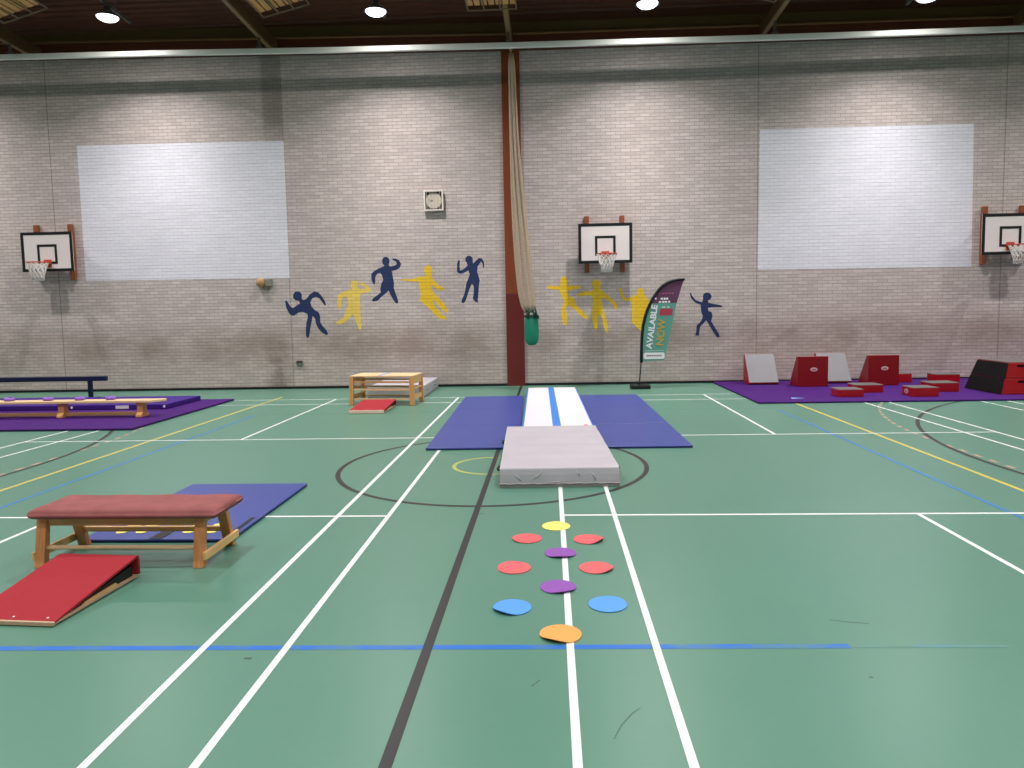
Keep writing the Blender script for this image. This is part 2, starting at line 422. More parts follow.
# post, fascia and ledge over the wall (the whole edge falls a little to the right)
tr = struct(thing('trim_1', None, None, (-.89, WALL_Y, 0)), 'wide painted post between the two brick bays')
B().box(-1.10, -.68, WALL_Y-.05, WALL_Y, 2.18, 7.9).wmake('upper_section', 'post_brown', tr, bevel=.006)['label'] = 'brown stained upper length of the post'
B().box(-1.10, -.68, WALL_Y-.052, WALL_Y, 0, 2.18).wmake('lower_section', 'post_maroon', tr, bevel=.006)['label'] = 'maroon painted lower length of the post'
def sloped(name, m, y0, y1, zs, h, label, bev=.005):
    """board along x whose underside passes through the (x, z) pairs zs"""
    pts = [(x, z) for x, z in zs]+[(x, z+h) for x, z in reversed(zs)]
    return struct(B().prism(pts, y0, y1, 'xz').make(name, m, bevel=bev), label)
sloped('trim_2', 'fascia', WALL_Y-.10, WALL_Y, ((X0, 8.00), (-13.1, 7.94), (-.85, 7.73), (10.5, 7.66), (X1, 7.62)), .34, 'dark red timber fascia over the brick wall')
sloped('trim_3', 'ledge', WALL_Y-.14, WALL_Y, ((X0, 8.37), (-13, 8.30), (-8.1, 8.20), (-.8, 8.05), (10.5, 7.99), (X1, 7.97)), .035, 'thin light timber ledge above the fascia')
sloped('trim_4', 'olive', WALL_Y-.07, WALL_Y, ((X0, 8.405), (-13, 8.335), (-8.1, 8.235), (-.8, 8.085), (10.5, 8.025), (X1, 8.0)), .26, 'olive brown board under the roof deck')
sloped('trim_5', 'deck', WALL_Y-.05, WALL_Y, ((X0, 8.6), (-8.1, 8.45), (-.8, 8.30), (X1, 8.2)), .5, 'dark timber strip under the roof deck')
for x, z0, sl in ((-12.0, 7.88, .045), (-6.33, 7.82, .045), (-.87, 7.72, .045), (4.76, 7.78, .04), (10.25, 7.74, .04)):
    y1 = WALL_Y-.12
    pts = [(y1, z0), (Y0, z0+sl*(y1-Y0)), (Y0, z0+.28+sl*(y1-Y0)), (y1, z0+.28)]
    o = struct(B().prism(pts, x-.06, x+.06, 'yz').make('roof_beam', 'beam', bevel=.012), 'brown roof beam running from the back wall over the hall')
    B().prism([(y1, z0-.012), (Y0, z0-.012+sl*(y1-Y0)), (Y0, z0+sl*(y1-Y0)), (y1, z0)], x-.045, x+.045, 'yz').make('bottom_flange', 'flange', o)

# ================================================================ CURTAIN RAIL, NET
xs = ((-17.6, 7.76), (-12.3, 7.69), (-8.4, 7.64), (-4.6, 7.565), (-.8, 7.52), (3.0, 7.485), (6.6, 7.46), (9.9, 7.455), (16.5, 7.44))
rail = thing('curtain_rail', 'long pale grey steel rail spanning the hall just below the roof', 'rail', (-.85, 15.98, 7.475))
xs = [(x, z-.045) for x, z in xs]
pts = [(x, z-.06) for x, z in xs]+[(x, z+.06) for x, z in reversed(xs)]
B().prism(pts, 15.94, 16.02, 'xz').wmake('rail_bar', 'rail', rail, bevel=.02, seg=3)
for x, z in ((-12.0, 7.65), (-6.33, 7.555), (-.87, 7.485), (4.76, 7.435), (10.25, 7.415)):
    B().box(x-.03, x+.03, 15.965, 15.995, z+.07, z+.33).wmake('hanger', 'steel', rail, bevel=.004)
    B().box(x-.06, x+.06, 15.93, 16.03, z+.076, z+.10).wmake('clamp', 'steel', rail, bevel=.004)

net = thing('divider_net', 'gathered cream netting hanging from the roof beside the brown post', 'net', (-.7, 16.25, 1.0))
cs = [(7.40, -.830, .045), (7.15, -.825, .065), (6.4, -.815, .075), (5.5, -.80, .09), (4.5, -.755, .125), (3.6, -.70, .155), (2.9, -.655, .165), (2.4, -.615, .165), (2.1, -.585, .16), (1.9, -.555, .14), (1.76, -.53, .10)]
bm = B(); rings = []; N = 72
for z, x, r in cs:
    ph = z*.35
    ring = []
    for i in range(N):
        a = 2*PI*i/N
        f = 1+.16*math.sin(9*a+ph)+.09*math.sin(17*a-ph*2)
        ring.append(bm.bm.verts.new((x+r*f*math.cos(a), 16.25+min(r, .11)*f*math.sin(a), z+.03*math.sin(5*a)*(1 if z < 2 else 0))))
    rings.append(ring)
for a, b in zip(rings, rings[1:]):
    for i in range(N): bm.bm.faces.new((a[i], a[(i+1) % N], b[(i+1) % N], b[i]))
bm.bm.faces.new(rings[0]); bm.bm.faces.new(rings[-1][::-1])
bm.wmake('net_bundle', 'net_cream', net, smooth=True)
B().tube([(-.86, 16.2, 7.62), (-.845, 16.22, 7.5), (-.83, 16.25, 7.38)], .016).wmake('hanging_cord', 'net_cream', net)
bm = B(); bm.lathe([(0, 1.02), (.07, 1.0), (.12, 1.04), (.155, 1.12), (.162, 1.3), (.158, 1.5), (.15, 1.62), (.142, 1.65), (.13, 1.63), (0, 1.60)], 28, (-.485, 16.25, 0))
bg = bm.wmake('storage_bag', 'bag_green', net, smooth=True); bg['label'] = 'green cloth bag holding the end of the net'
bm = B()
for k, (x, z, t) in enumerate(((-.60, 1.78, .03), (-.53, 1.86, -.02), (-.46, 1.80, .04), (-.40, 1.88, .02), (-.36, 1.78, -.03))):
    bm.tube([(x+.04, 16.12, 1.60), (x+t, 16.11, 1.72), (x, 16.13, z)], [.022, .026, .006], 6)
bm.lathe([(.15, 1.63), (.165, 1.645), (.165, 1.675), (.15, 1.69)], 28, (-.485, 16.25, 0))
bm.wmake('drawstring', 'bag_dark', net, smooth=True)

# ================================================================ LAMPS
def make_lamp(spot_w, cone, area_w, spread):
    t = thing('high_bay_lamp', 'x', 'lamp', (0, 0, 0))
    B().lathe([(.0, .20), (.07, .20), (.075, .12), (.10, .10), (.17, .05), (.225, .0), (.235, -.006), (.225, -.012), (.21, 0.0), (.16, .04), (.09, .085), (0, .09)], 32).make('reflector_housing', 'lamp_body', t, smooth=True)
    B().lathe([(0, -.085), (.06, -.082), (.12, -.07), (.165, -.05), (.195, -.022), (.205, .004), (.15, .012), (0, .015)], 32).make('lamp_glass', 'lamp_glass', t, smooth=True)
    B().tube([(0, 0, .19), (0, 0, .26)], .012).make('stem', 'steel', t)
    for nm, ty, e, kw in [('beam_light', 'SPOT', spot_w, dict(spot_size=math.radians(cone), spot_blend=1.0, shadow_soft_size=.06)), ('glow_light', 'AREA', area_w, dict(shape='DISK', size=.20, spread=math.radians(spread)))]+([('rim_light', 'AREA', 75, dict(shape='DISK', size=.2))] if cone < 100 else []):
        d = bpy.data.lights.new(nm, ty); d.energy = e; d.color = (1.0, .965, .95)
        for a, v in kw.items(): setattr(d, a, v)
        o = bpy.data.objects.new(nm, d); C.objects.link(o); o.parent = t; o.location = (0, 0, -.092)
    return t
cols = {-14.7: 8.10, -9.15: 8.03, -3.52: 7.92, 1.97: 7.85, 7.42: 7.76, 13.0: 7.70}
ROWS = (15.05, 9.55, 4.05, -1.45, -6.95)
# the row along the wall carries narrower beams than the rows over the court
protos = [make_lamp(1230, 95, 178, 134), make_lamp(560, 126, 190, 150)]; used = [False, False]
names = {-9.15: 'lit round high bay lamp far left, above the left white rectangle', -3.52: 'lit round high bay lamp above the wall clock, left of the hanging net', 1.97: 'lit round high bay lamp right of the hanging net, above the middle hoop', 7.42: 'lit round high bay lamp far right, above the right white rectangle'}
for r, y in enumerate(ROWS):
    for x, z in cols.items():
        lab = names.get(x) if r == 0 else None
        if not lab: lab = 'round high bay lamp hanging beyond the edge of the view'
        g = 'high bay lamps along the back wall' if r == 0 and x in names else 'high bay lamps out of view'
        zz = z+.055*(15.05-y)
        k = 0 if r == 0 else 1
        if not used[k]: protos[k].location = (x, y, zz); tag(protos[k], lab, None, g); used[k] = True
        else: dup(protos[k], (x, y, zz), None, lab, g)
# cable trunking the lamps hang from, one run per row of lamps
place = {-9.15: 'leftmost in view', -3.52: 'between the clock and the net', 1.97: 'above the middle hoop', 7.42: 'rightmost in view'}
for x, z in cols.items():
    if x not in place: continue
    a, b = Vector((x, 15.9, z+.255-.055*.85)), Vector((x, -8, z+.255+.055*23.05))
    t = thing('lighting_trunking', 'thin grey cable trunking run under the roof, '+place[x], 'trunking', (x, 15.9, a.z), 0, 'lighting trunking runs')
    B().bar(a, b, .045, .05).wmake('trunking_channel', 'steel', t)
    B().bar(a+Vector((0, 0, .028)), b+Vector((0, 0, .028)), .06, .008).wmake('cover_strip', 'lamp_body', t)
    for y in (15.4, 12.6):
        B().tube([(x, y, z+.27+.055*(15.05-y)), (x, y, deck_z(y)+.03)], .008, 6).wmake('hanger_rod', 'steel', t)

# slatted panels in wire cradles under the roof
def make_panel():
    t = thing('slatted_ceiling_panel', 'x', 'ceiling panel')
    for i in range(7):
        x = -.42+.14*i
        B().box(x-.055, x+.055, -2.9, -.17, .02, .045).make('slat', 'pine', t, bevel=.004)
    bm = B(); r = .016
    for x in (-.48, -.16, .16, .48): bm.tube([(x, -3.0, 0), (x, 0, 0)], r, 6)
    for y in (-3.0, -1.6, 0): bm.tube([(-.48, y, 0), (.48, y, 0)], r, 6)
    bm.make('wire_cradle', 'wire', t, smooth=True)
    bm = B()
    for x, y in ((-.48, -.1), (.48, -.1), (-.48, -2.8), (.48, -2.8)): bm.tube([(x, y, 0), (x*.9, y, .9)], .006, 6)
    bm.make('suspension_wires', 'wire', t)
    return t
pn = make_panel()
for i, (x, y, z, tl, lab) in enumerate(((-10.6, 14.62, 7.95, -.27, 'pale slatted timber panel in a wire cradle, under the roof at the far left corner'),
        (-5.22, 14.62, 7.83, -.23, 'pale slatted timber panel in a wire cradle, between the two left lamps'),
        (-1.12, 14.75, 7.74, 0, 'pale slatted timber panel hung level against the middle roof beam'),
        (3.82, 14.45, 7.66, .24, 'wire cradle of a slatted panel, cut off at the top edge right of the middle'))):
    o = pn if i == 0 else dup(pn)
    o.location = (x, y, z); o.rotation_euler = (0, tl, 0); tag(o, lab, None, 'slatted panels under the roof')

# ================================================================ PAINT ON THE WALL
def wall_paint(name, polys, m, label, cat, group, t=.003):
    bm = B()
    for i, p in enumerate(polys):
        q = [p[k] for k in range(len(p)) if math.hypot(p[k][0]-p[k-1][0], p[k][1]-p[k-1][1]) > .004]
        bm.prism(q, WALL_Y-t-.0006*i, WALL_Y-.0003, 'xz')
    return tag(bm.make(name, m), label, cat, group)
wall_paint('painted_screen', [[(-11.32, 2.71), (-6.28, 2.67), (-6.28, 5.88), (-11.32, 5.93)]], 'white_brick', 'large white rectangle painted on the brick wall left of the clock', 'painted rectangle', 'white rectangles on the wall')
wall_paint('painted_screen', [[(4.75, 2.62), (9.54, 2.58), (9.50, 5.77), (4.77, 5.79)]], 'white_brick', 'large white rectangle painted on the brick wall above the red foam blocks', 'painted rectangle', 'white rectangles on the wall')
FIGS = [[[(-5.998,2.233),(-6.008,2.191),(-6.034,2.155),(-6.07,2.131),(-6.112,2.123),(-6.153,2.133),(-6.187,2.158),(-6.209,2.195),(-6.216,2.238),(-6.205,2.281),(-6.18,2.316),(-6.144,2.34),(-6.102,2.348),(-6.061,2.338),(-6.026,2.313),(-6.005,2.276)],[(-6.038,2.211),(-5.972,2.135),(-5.89,2.163),(-5.941,2.031),(-6.046,2.048),(-6.087,2.138)],[(-6.411,2.129),(-6.366,2.123),(-6.299,1.994),(-6.232,1.948),(-6.123,2.02),(-5.983,2.091),(-5.89,2.163),(-5.81,2.265),(-5.701,2.336),(-5.597,2.314),(-5.511,2.214),(-5.449,2.11),(-5.422,2.021),(-5.445,1.986),(-5.502,2.067),(-5.573,2.171),(-5.661,2.209),(-5.747,2.175),(-5.802,2.087),(-5.777,1.983),(-5.705,1.893),(-5.616,1.847),(-5.576,1.743),(-5.581,1.609),(-5.525,1.504),(-5.438,1.413),(-5.397,1.309),(-5.443,1.292),(-5.532,1.341),(-5.633,1.447),(-5.674,1.551),(-5.699,1.671),(-5.727,1.731),(-5.766,1.746),(-5.783,1.628),(-5.822,1.495),(-5.842,1.376),(-5.869,1.257),(-5.909,1.222),(-5.943,1.289),(-5.936,1.437),(-5.915,1.586),(-5.879,1.719),(-5.884,1.808),(-5.994,1.854),(-6.1,1.842),(-6.21,1.769),(-6.285,1.777),(-6.342,1.846),(-6.397,1.981)]],[[(-4.806,2.421),(-4.783,2.376),(-4.874,2.349),(-5.011,2.307),(-5.103,2.25),(-5.146,2.163),(-5.152,2.015),(-5.117,1.896),(-5.072,1.896),(-5.046,2.013),(-5.033,2.131),(-4.994,2.189),(-4.91,2.193),(-4.883,2.113),(-4.904,1.981),(-4.954,1.834),(-5.005,1.702),(-5.112,1.645),(-5.189,1.602),(-5.183,1.542),(-5.087,1.532),(-4.995,1.569),(-4.886,1.655),(-4.791,1.772),(-4.734,1.697),(-4.695,1.548),(-4.654,1.429),(-4.596,1.383),(-4.571,1.472),(-4.587,1.62),(-4.594,1.827),(-4.594,2.004),(-4.595,2.196),(-4.548,2.268),(-4.428,2.28),(-4.322,2.308),(-4.311,2.375),(-4.392,2.441),(-4.494,2.508),(-4.598,2.539),(-4.611,2.505),(-4.541,2.459),(-4.453,2.398),(-4.455,2.36),(-4.574,2.372),(-4.656,2.409),(-4.63,2.461),(-4.642,2.549),(-4.715,2.589),(-4.791,2.567),(-4.809,2.479)]],[[(-3.847,3.013),(-3.855,2.974),(-3.876,2.942),(-3.907,2.921),(-3.942,2.914),(-3.977,2.922),(-4.006,2.945),(-4.024,2.978),(-4.03,3.017),(-4.021,3.056),(-4.001,3.088),(-3.97,3.11),(-3.935,3.117),(-3.9,3.108),(-3.871,3.085),(-3.853,3.052)],[(-3.987,2.945),(-3.982,2.897),(-4.112,2.849),(-4.237,2.782),(-4.3,2.718),(-4.299,2.583),(-4.262,2.492),(-4.233,2.461),(-4.209,2.536),(-4.205,2.641),(-4.163,2.715),(-4.085,2.743),(-4.041,2.682),(-4.015,2.577),(-4.064,2.487),(-4.092,2.368),(-4.086,2.277),(-4.165,2.219),(-4.275,2.146),(-4.311,2.086),(-4.262,2.067),(-4.17,2.083),(-4.075,2.172),(-3.98,2.245),(-3.892,2.324),(-3.858,2.227),(-3.801,2.121),(-3.743,2.029),(-3.689,1.998),(-3.675,2.058),(-3.693,2.149),(-3.735,2.27),(-3.768,2.376),(-3.758,2.496),(-3.783,2.647),(-3.803,2.782),(-3.702,2.8),(-3.609,2.852),(-3.576,2.941),(-3.618,3.026),(-3.693,3.069),(-3.784,3.071),(-3.77,3.035),(-3.695,2.998),(-3.676,2.937),(-3.729,2.909),(-3.821,2.887),(-3.866,2.903),(-3.87,2.954)]],[[(-2.833,2.79),(-2.842,2.749),(-2.865,2.715),(-2.898,2.692),(-2.937,2.685),(-2.975,2.694),(-3.006,2.718),(-3.027,2.753),(-3.033,2.794),(-3.025,2.835),(-3.002,2.87),(-2.969,2.892),(-2.93,2.9),(-2.892,2.891),(-2.86,2.867),(-2.84,2.831)],[(-3.02,2.719),(-2.992,2.644),(-3.16,2.627),(-3.328,2.583),(-3.587,2.588),(-3.603,2.559),(-3.421,2.534),(-3.163,2.513),(-3.152,2.393),(-3.126,2.242),(-3.147,2.062),(-3.043,1.97),(-2.924,1.862),(-2.806,1.724),(-2.672,1.616),(-2.536,1.599),(-2.52,1.629),(-2.624,1.721),(-2.727,1.843),(-2.815,1.966),(-2.857,2.072),(-2.797,2.055),(-2.694,1.918),(-2.591,1.796),(-2.495,1.764),(-2.493,1.839),(-2.556,1.96),(-2.674,2.098),(-2.807,2.236),(-2.879,2.357),(-2.847,2.431),(-2.758,2.34),(-2.669,2.287),(-2.562,2.306),(-2.576,2.366),(-2.68,2.413),(-2.754,2.489),(-2.828,2.572),(-2.856,2.641),(-2.845,2.716)]],[[(-1.864,3.006),(-1.872,2.972),(-1.892,2.944),(-1.922,2.925),(-1.957,2.919),(-1.991,2.927),(-2.02,2.947),(-2.039,2.976),(-2.045,3.01),(-2.037,3.044),(-2.017,3.073),(-1.987,3.091),(-1.953,3.097),(-1.918,3.09),(-1.889,3.07),(-1.871,3.04)],[(-2.031,2.98),(-1.988,2.875),(-2.081,2.788),(-2.172,2.754),(-2.185,2.85),(-2.172,2.983),(-2.202,3.014),(-2.24,2.911),(-2.246,2.717),(-2.174,2.677),(-2.083,2.699),(-1.976,2.756),(-1.948,2.666),(-1.981,2.562),(-2.029,2.459),(-2.057,2.31),(-2.096,2.176),(-2.154,2.057),(-2.155,1.997),(-2.101,1.987),(-2.054,2.055),(-2.005,2.189),(-1.957,2.323),(-1.899,2.441),(-1.855,2.38),(-1.859,2.216),(-1.886,2.097),(-1.843,2.021),(-1.768,1.99),(-1.766,2.094),(-1.747,2.244),(-1.735,2.393),(-1.711,2.512),(-1.738,2.617),(-1.772,2.722),(-1.754,2.84),(-1.67,2.957),(-1.632,2.897),(-1.623,2.793),(-1.598,2.837),(-1.601,2.941),(-1.653,3.031),(-1.729,3.033),(-1.821,2.946),(-1.861,2.917),(-1.871,2.991)]],[[(0.191,2.537),(0.279,2.557),(0.356,2.525),(0.363,2.351),(0.645,2.345),(0.666,2.28),(0.361,2.23),(0.381,2.112),(0.511,2.044),(0.531,1.913),(0.682,1.758),(0.841,1.602),(0.81,1.537),(0.659,1.628),(0.508,1.783),(0.357,1.895),(0.312,1.809),(0.344,1.612),(0.329,1.437),(0.241,1.417),(0.201,1.658),(0.203,1.811),(0.27,1.962),(0.194,2.138),(0.165,2.247),(-0.074,2.274),(-0.138,2.353),(-0.029,2.36),(0.18,2.334)]],[[(1.131,2.37),(1.123,2.33),(1.1,2.297),(1.066,2.275),(1.026,2.268),(0.987,2.277),(0.953,2.3),(0.931,2.334),(0.923,2.374),(0.932,2.414),(0.955,2.447),(0.989,2.469),(1.028,2.476),(1.068,2.467),(1.102,2.444),(1.124,2.409)],[(0.949,2.33),(0.948,2.218),(0.731,2.205),(0.556,2.122),(0.577,2.086),(0.773,2.104),(0.925,2.101),(0.945,1.949),(0.921,1.732),(0.927,1.513),(0.969,1.338),(1.025,1.293),(1.061,1.38),(1.058,1.555),(1.086,1.676),(1.137,1.618),(1.179,1.465),(1.221,1.29),(1.273,1.21),(1.299,1.288),(1.267,1.507),(1.203,1.726),(1.161,1.879),(1.141,2.053),(1.249,2.008),(1.378,1.918),(1.464,1.764),(1.507,1.764),(1.508,1.894),(1.379,2.027),(1.229,2.16),(1.122,2.257),(1.109,2.327)]],[[(2.14,2.162),(2.134,2.126),(2.115,2.096),(2.087,2.076),(2.054,2.069),(2.021,2.077),(1.993,2.098),(1.974,2.129),(1.968,2.166),(1.975,2.202),(1.994,2.233),(2.022,2.253),(2.055,2.259),(2.088,2.251),(2.115,2.23),(2.134,2.199)],[(1.985,2.109),(1.855,2.06),(1.747,2.019),(1.652,2.086),(1.619,2.26),(1.554,2.283),(1.583,2.109),(1.66,1.978),(1.854,1.939),(1.853,1.713),(1.852,1.453),(1.959,1.342),(2.131,1.177),(2.197,1.359),(2.263,1.662),(2.264,1.922),(2.2,2.053),(2.123,2.107)]],[[(3.698,2.024),(3.69,1.989),(3.668,1.959),(3.636,1.94),(3.597,1.933),(3.559,1.941),(3.526,1.962),(3.504,1.993),(3.496,2.029),(3.504,2.064),(3.526,2.094),(3.558,2.113),(3.597,2.12),(3.635,2.112),(3.668,2.091),(3.69,2.06)],[(3.505,1.986),(3.48,1.893),(3.332,1.947),(3.248,2.055),(3.219,2.127),(3.198,2.098),(3.227,1.992),(3.333,1.884),(3.446,1.839),(3.459,1.669),(3.501,1.562),(3.459,1.457),(3.354,1.352),(3.346,1.203),(3.321,1.131),(3.405,1.117),(3.418,1.223),(3.439,1.329),(3.523,1.413),(3.573,1.476),(3.628,1.39),(3.713,1.239),(3.797,1.11),(3.827,1.067),(3.894,1.078),(3.86,1.173),(3.775,1.302),(3.691,1.452),(3.72,1.579),(3.699,1.664),(3.627,1.687),(3.614,1.764),(3.774,1.777),(3.942,1.774),(3.941,1.808),(3.774,1.845),(3.627,1.878),(3.605,1.963)]]]
FL = (('navy_brick', 'navy painted figure leaning left with a crooked knee, just below the left white rectangle'),
      ('pale_yellow_brick', 'pale yellow painted figure running with one hand to its head, second from the left'),
      ('navy_brick', 'navy painted figure striding with one arm curled over its head, between two yellow figures'),
      ('yellow_brick', 'bright yellow painted figure leaping sideways with one arm pointing left'),
      ('navy_brick', 'navy painted figure standing with both forearms raised, left of the brown post'),
      ('yellow_brick', 'yellow painted figure with stiff outstretched arms, first one right of the green bag'),
      ('yellow_brick', 'yellow painted figure with arms spread, directly below the middle basketball hoop'),
      ('yellow_brick', 'yellow painted figure partly hidden behind the feather flag'),
      ('navy_brick', 'navy painted figure dancing with legs wide, right of the feather flag'))
for f, (m, lab) in zip(FIGS, FL): wall_paint('painted_figure', f, m, lab, 'wall painting', 'dancing figures painted on the brick wall')

# ================================================================ BASKETBALL HOOPS
def make_hoop():
    t = thing('basketball_hoop', 'x', 'basketball hoop', (0, 0, 0))
    # origin: wall plane, bottom centre of the board; the board stands off the wall by .32
    W, H, Y = .61, .90, -.32
    B().box(-W, W, Y-.02, Y, 0, H).make('backboard', 'board_white', t, bevel=.003)
    bm = B(); e = .064; y0, y1 = Y-.024, Y-.0195
    bm.box(-W-.004, W+.004, y0, y1, H-e, H+.004); bm.box(-W-.004, W+.004, y0, y1, -.004, e); bm.box(-W-.004, -W+e, y0, y1, e, H-e); bm.box(W-e, W+.004, y0, y1, e, H-e)
    bm.make('border', 'black', t)
    bm = B(); a, z0, z1, e = .235, .17, .62, .056
    bm.box(-a, a, y0, y1, z1-e, z1); bm.box(-a, a, y0, y1, z0, z0+e); bm.box(-a, -a+e, y0, y1, z0+e, z1-e); bm.box(a-e, a, y0, y1, z0+e, z1-e)
    bm.make('target_square', 'black', t)
    for s in (-1, 1):
        x = s*.41
        B().box(x-.055, x+.055, -.10, -.02, -.20, H+.20).make('wall_batten', 'red_wood', t, bevel=.006)
        B().box(x-.04, x+.04, Y, -.10, .12, .20).make('stand_off', 'red_wood', t, bevel=.004)
        B().box(x-.04, x+.04, Y, -.10, .70, .78).make('stand_off', 'red_wood', t, bevel=.004)
        B().box(x-.05, x+.05, -.02, 0, -.12, H+.05).make('wall_plate', 'red_wood', t)
    zr = .185
    rim = B().tube([(.225*math.cos(2*PI*k/40), Y-.165-.225+.225*math.sin(2*PI*k/40), zr) for k in range(40)], .011, 8, True).make('rim', 'rim_red', t, smooth=True)
    bm = B().box(-.09, .09, Y-.035, Y-.02, .09, .27); bm.bar((-.07, Y-.03, zr), (-.10, Y-.20, zr), .02, .02); bm.bar((.07, Y-.03, zr), (.10, Y-.20, zr), .02, .02)
    bm.bar((0, Y-.03, .11), (0, Y-.17, zr-.01), .05, .014); bm.box(-.08, .08, Y-.17, Y-.03, zr-.014, zr)
    bm.make('rim_bracket', 'rim_red', t, bevel=.003)
    bm = B(); cy = Y-.39; n = 12; lev = [(.222, zr-.01), (.20, zr-.08), (.17, zr-.16), (.145, zr-.24), (.125, zr-.32), (.12, zr-.40)]
    for k in range(n):
        for sgn in (-1, 1):
            bm.tube([(r*math.cos(2*PI*(k+sgn*.5*j)/n), cy+r*math.sin(2*PI*(k+sgn*.5*j)/n), z) for j, (r, z) in enumerate(lev)], .009, 5)
    for r, z in lev[1:]: bm.tube([(r*math.cos(2*PI*k/24), cy+r*math.sin(2*PI*k/24), z) for k in range(24)], .004, 4, True)
    bm.make('net', 'net_white', t, smooth=True)
    return t
hp = make_hoop()
hp.location = (1.22, WALL_Y, 2.83); tag(hp, 'basketball hoop on a white backboard in the middle, between the net and the feather flag', None, 'wall basketball hoops')
h2 = dup(hp, (-12.0, WALL_Y, 2.935), None, 'basketball hoop on a white backboard at the far left of the wall', 'wall basketball hoops')
h2.scale = (1.035, 1, 1.03)
dup(hp, (10.17, WALL_Y, 2.82), None, 'basketball hoop on a white backboard cut by the right edge of the photo', 'wall basketball hoops')

# ================================================================ CLOCK, SOUNDER, HOOK
ck = thing('wall_clock', 'square pale framed clock with round face high on the brick wall', 'clock', (-2.77, WALL_Y, 4.14))
x0, x1, z0, z1, D = -2.975, -2.515, 4.15, 4.63, .10
B().box(x0+.02, x1-.02, WALL_Y-D+.06, WALL_Y, z0+.02, z1-.02).wmake('case', 'clock_dark', ck, bevel=.008)
bm = B(); e = .035; ya, yb = WALL_Y-D, WALL_Y-D+.06
bm.box(x0, x1, ya, yb, z1-e, z1); bm.box(x0, x1, ya, yb, z0, z0+e); bm.box(x0, x0+e, ya, yb, z0+e, z1-e); bm.box(x1-e, x1, ya, yb, z0+e, z1-e)
bm.wmake('frame', 'clock_white', ck, bevel=.004)
cc = ((x0+x1)/2, WALL_Y-D+.05, (z0+z1)/2)
fc = B().lathe([(0, 0), (.182, 0), (.182, .014), (0, .014)], 40).make('clock_face', 'clock_face', ck)
fc.rotation_euler = (PI/2, 0, 0); fc.location = (cc[0]+2.77, -D+.055, cc[2]-4.14)
for nm, a, L in (('hour_hand', 1.75, .085), ('minute_hand', 1.35, .13)):
    B().bar((cc[0]-.02*math.sin(a), ya+.036, cc[2]-.02*math.cos(a)), (cc[0]+L*math.sin(a)*-1, ya+.036, cc[2]+L*math.cos(a)), .004, .014, (0, 1, 0)).wmake(nm, 'black', ck)
bm = B()
for k in range(12):
    a = k*PI/6; bm.bar((cc[0]+.15*math.sin(a), ya+.0385, cc[2]+.15*math.cos(a)), (cc[0]+.172*math.sin(a), ya+.0385, cc[2]+.172*math.cos(a)), .003, .010, (0, 1, 0))
bm.wmake('hour_marks', 'clock_dark', ck)
bm = B()
for k in range(5):
    x = x0+.075*(k+1); bm.tube([(x, ya-.006, z0), (x, ya-.006, z1)], .0035, 5)
bm.wmake('guard_wires', 'clock_white', ck)
sd = thing('alarm_sounder', 'small tan and grey alarm sounder on the wall under the left white rectangle', 'alarm', (-6.92, WALL_Y, 2.48))
o = B().lathe([(0, 0), (.11, 0), (.11, .05), (.09, .12), (.05, .15), (0, .155)], 24).make('sounder_dome', 'tan', sd, smooth=True); o.rotation_euler = (PI/2, 0, 0); o.location = (-.05, 0, .09)
B().box(.06, .22, -.07, 0, 0, .17).make('junction_box', 'grey_box', sd, bevel=.01)
B().tube([(.14, -.03, 0), (.13, -.03, -.06), (.03, -.03, -.07), (-.03, -.03, 0)], .012).make('cable', 'grey_box', sd, smooth=True)
hk = thing('wall_socket', 'small dark grey outlet low on the brick wall below the pale yellow figure', 'outlet', (-6.12, WALL_Y, .56))
B().box(-.075, .075, -.04, 0, 0, .085).make('outlet_box', 'grey_box', hk, bevel=.012)
B().prism([(-.09, .085), (.09, .085), (.05, .125), (-.05, .125)], -.06, 0, 'xz').make('cover_flap', 'clock_dark', hk, bevel=.008)
# ================================================================ FEATHER FLAG
FY = 16.1
fg = thing('feather_flag', 'tall feather shaped banner on a black base against the brick wall', 'flag', (1.9, FY, 0))
B().box(1.70, 2.13, FY-.17, FY+.17, 0, .09).wmake('flag_base', 'black', fg, bevel=.02)
edge = [(1.945, .58), (1.952, .90), (1.965, 1.19), (1.99, 1.40), (2.03, 1.58), (2.08, 1.735), (2.14, 1.87), (2.20, 1.99), (2.275, 2.10), (2.35, 2.20), (2.44, 2.28), (2.53, 2.335), (2.62, 2.37), (2.75, 2.395), (2.90, 2.40)]
B().tube([(1.90, FY, .08), (1.92, FY, .35), (1.945, FY, .62)], .014).wmake('pole', 'black', fg, smooth=True)
B().lathe([(.03, .09), (.03, .14), (.02, .16), (0, .165)], 12, (1.90, FY, 0)).wmake('pole_socket', 'black', fg)
B().tube([(x, FY, z) for x, z in edge], [.033]*13+[.030, .024], 10).wmake('pole_sleeve', 'black', fg, smooth=True)
right = [(2.45, .63), (2.475, .75), (2.53, .98), (2.60, 1.30), (2.66, 1.58), (2.705, 1.80)]
zc = 1.885
left_lo = [(x, z) for x, z in edge if z < zc]
cut_l, cut_r = (2.147, zc), (2.725, zc)
t0, t1 = FY-.006, FY+.006
body = [(1.96, .60)]+right+[cut_r, cut_l]+left_lo[::-1][:-1]
B().prism(body, t0, t1, 'xz').wmake('flag_cloth', 'flag_teal', fg)['label'] = 'teal cloth of the flag'
top = [cut_l, cut_r, (2.775, 2.05), (2.83, 2.24), (2.885, 2.39)]+[(x, z) for x, z in edge if z > zc][::-1][1:]
B().prism(top, t0, t1, 'xz').wmake('flag_head', 'flag_purple', fg)['label'] = 'plum coloured top of the flag'
T = FY-.0075
B().prism([(2.34, 1.615), (2.625, 1.62), (2.64, 1.765), (2.36, 1.765)], T-.001, T, 'xz').wmake('red_band', 'flag_red', fg)
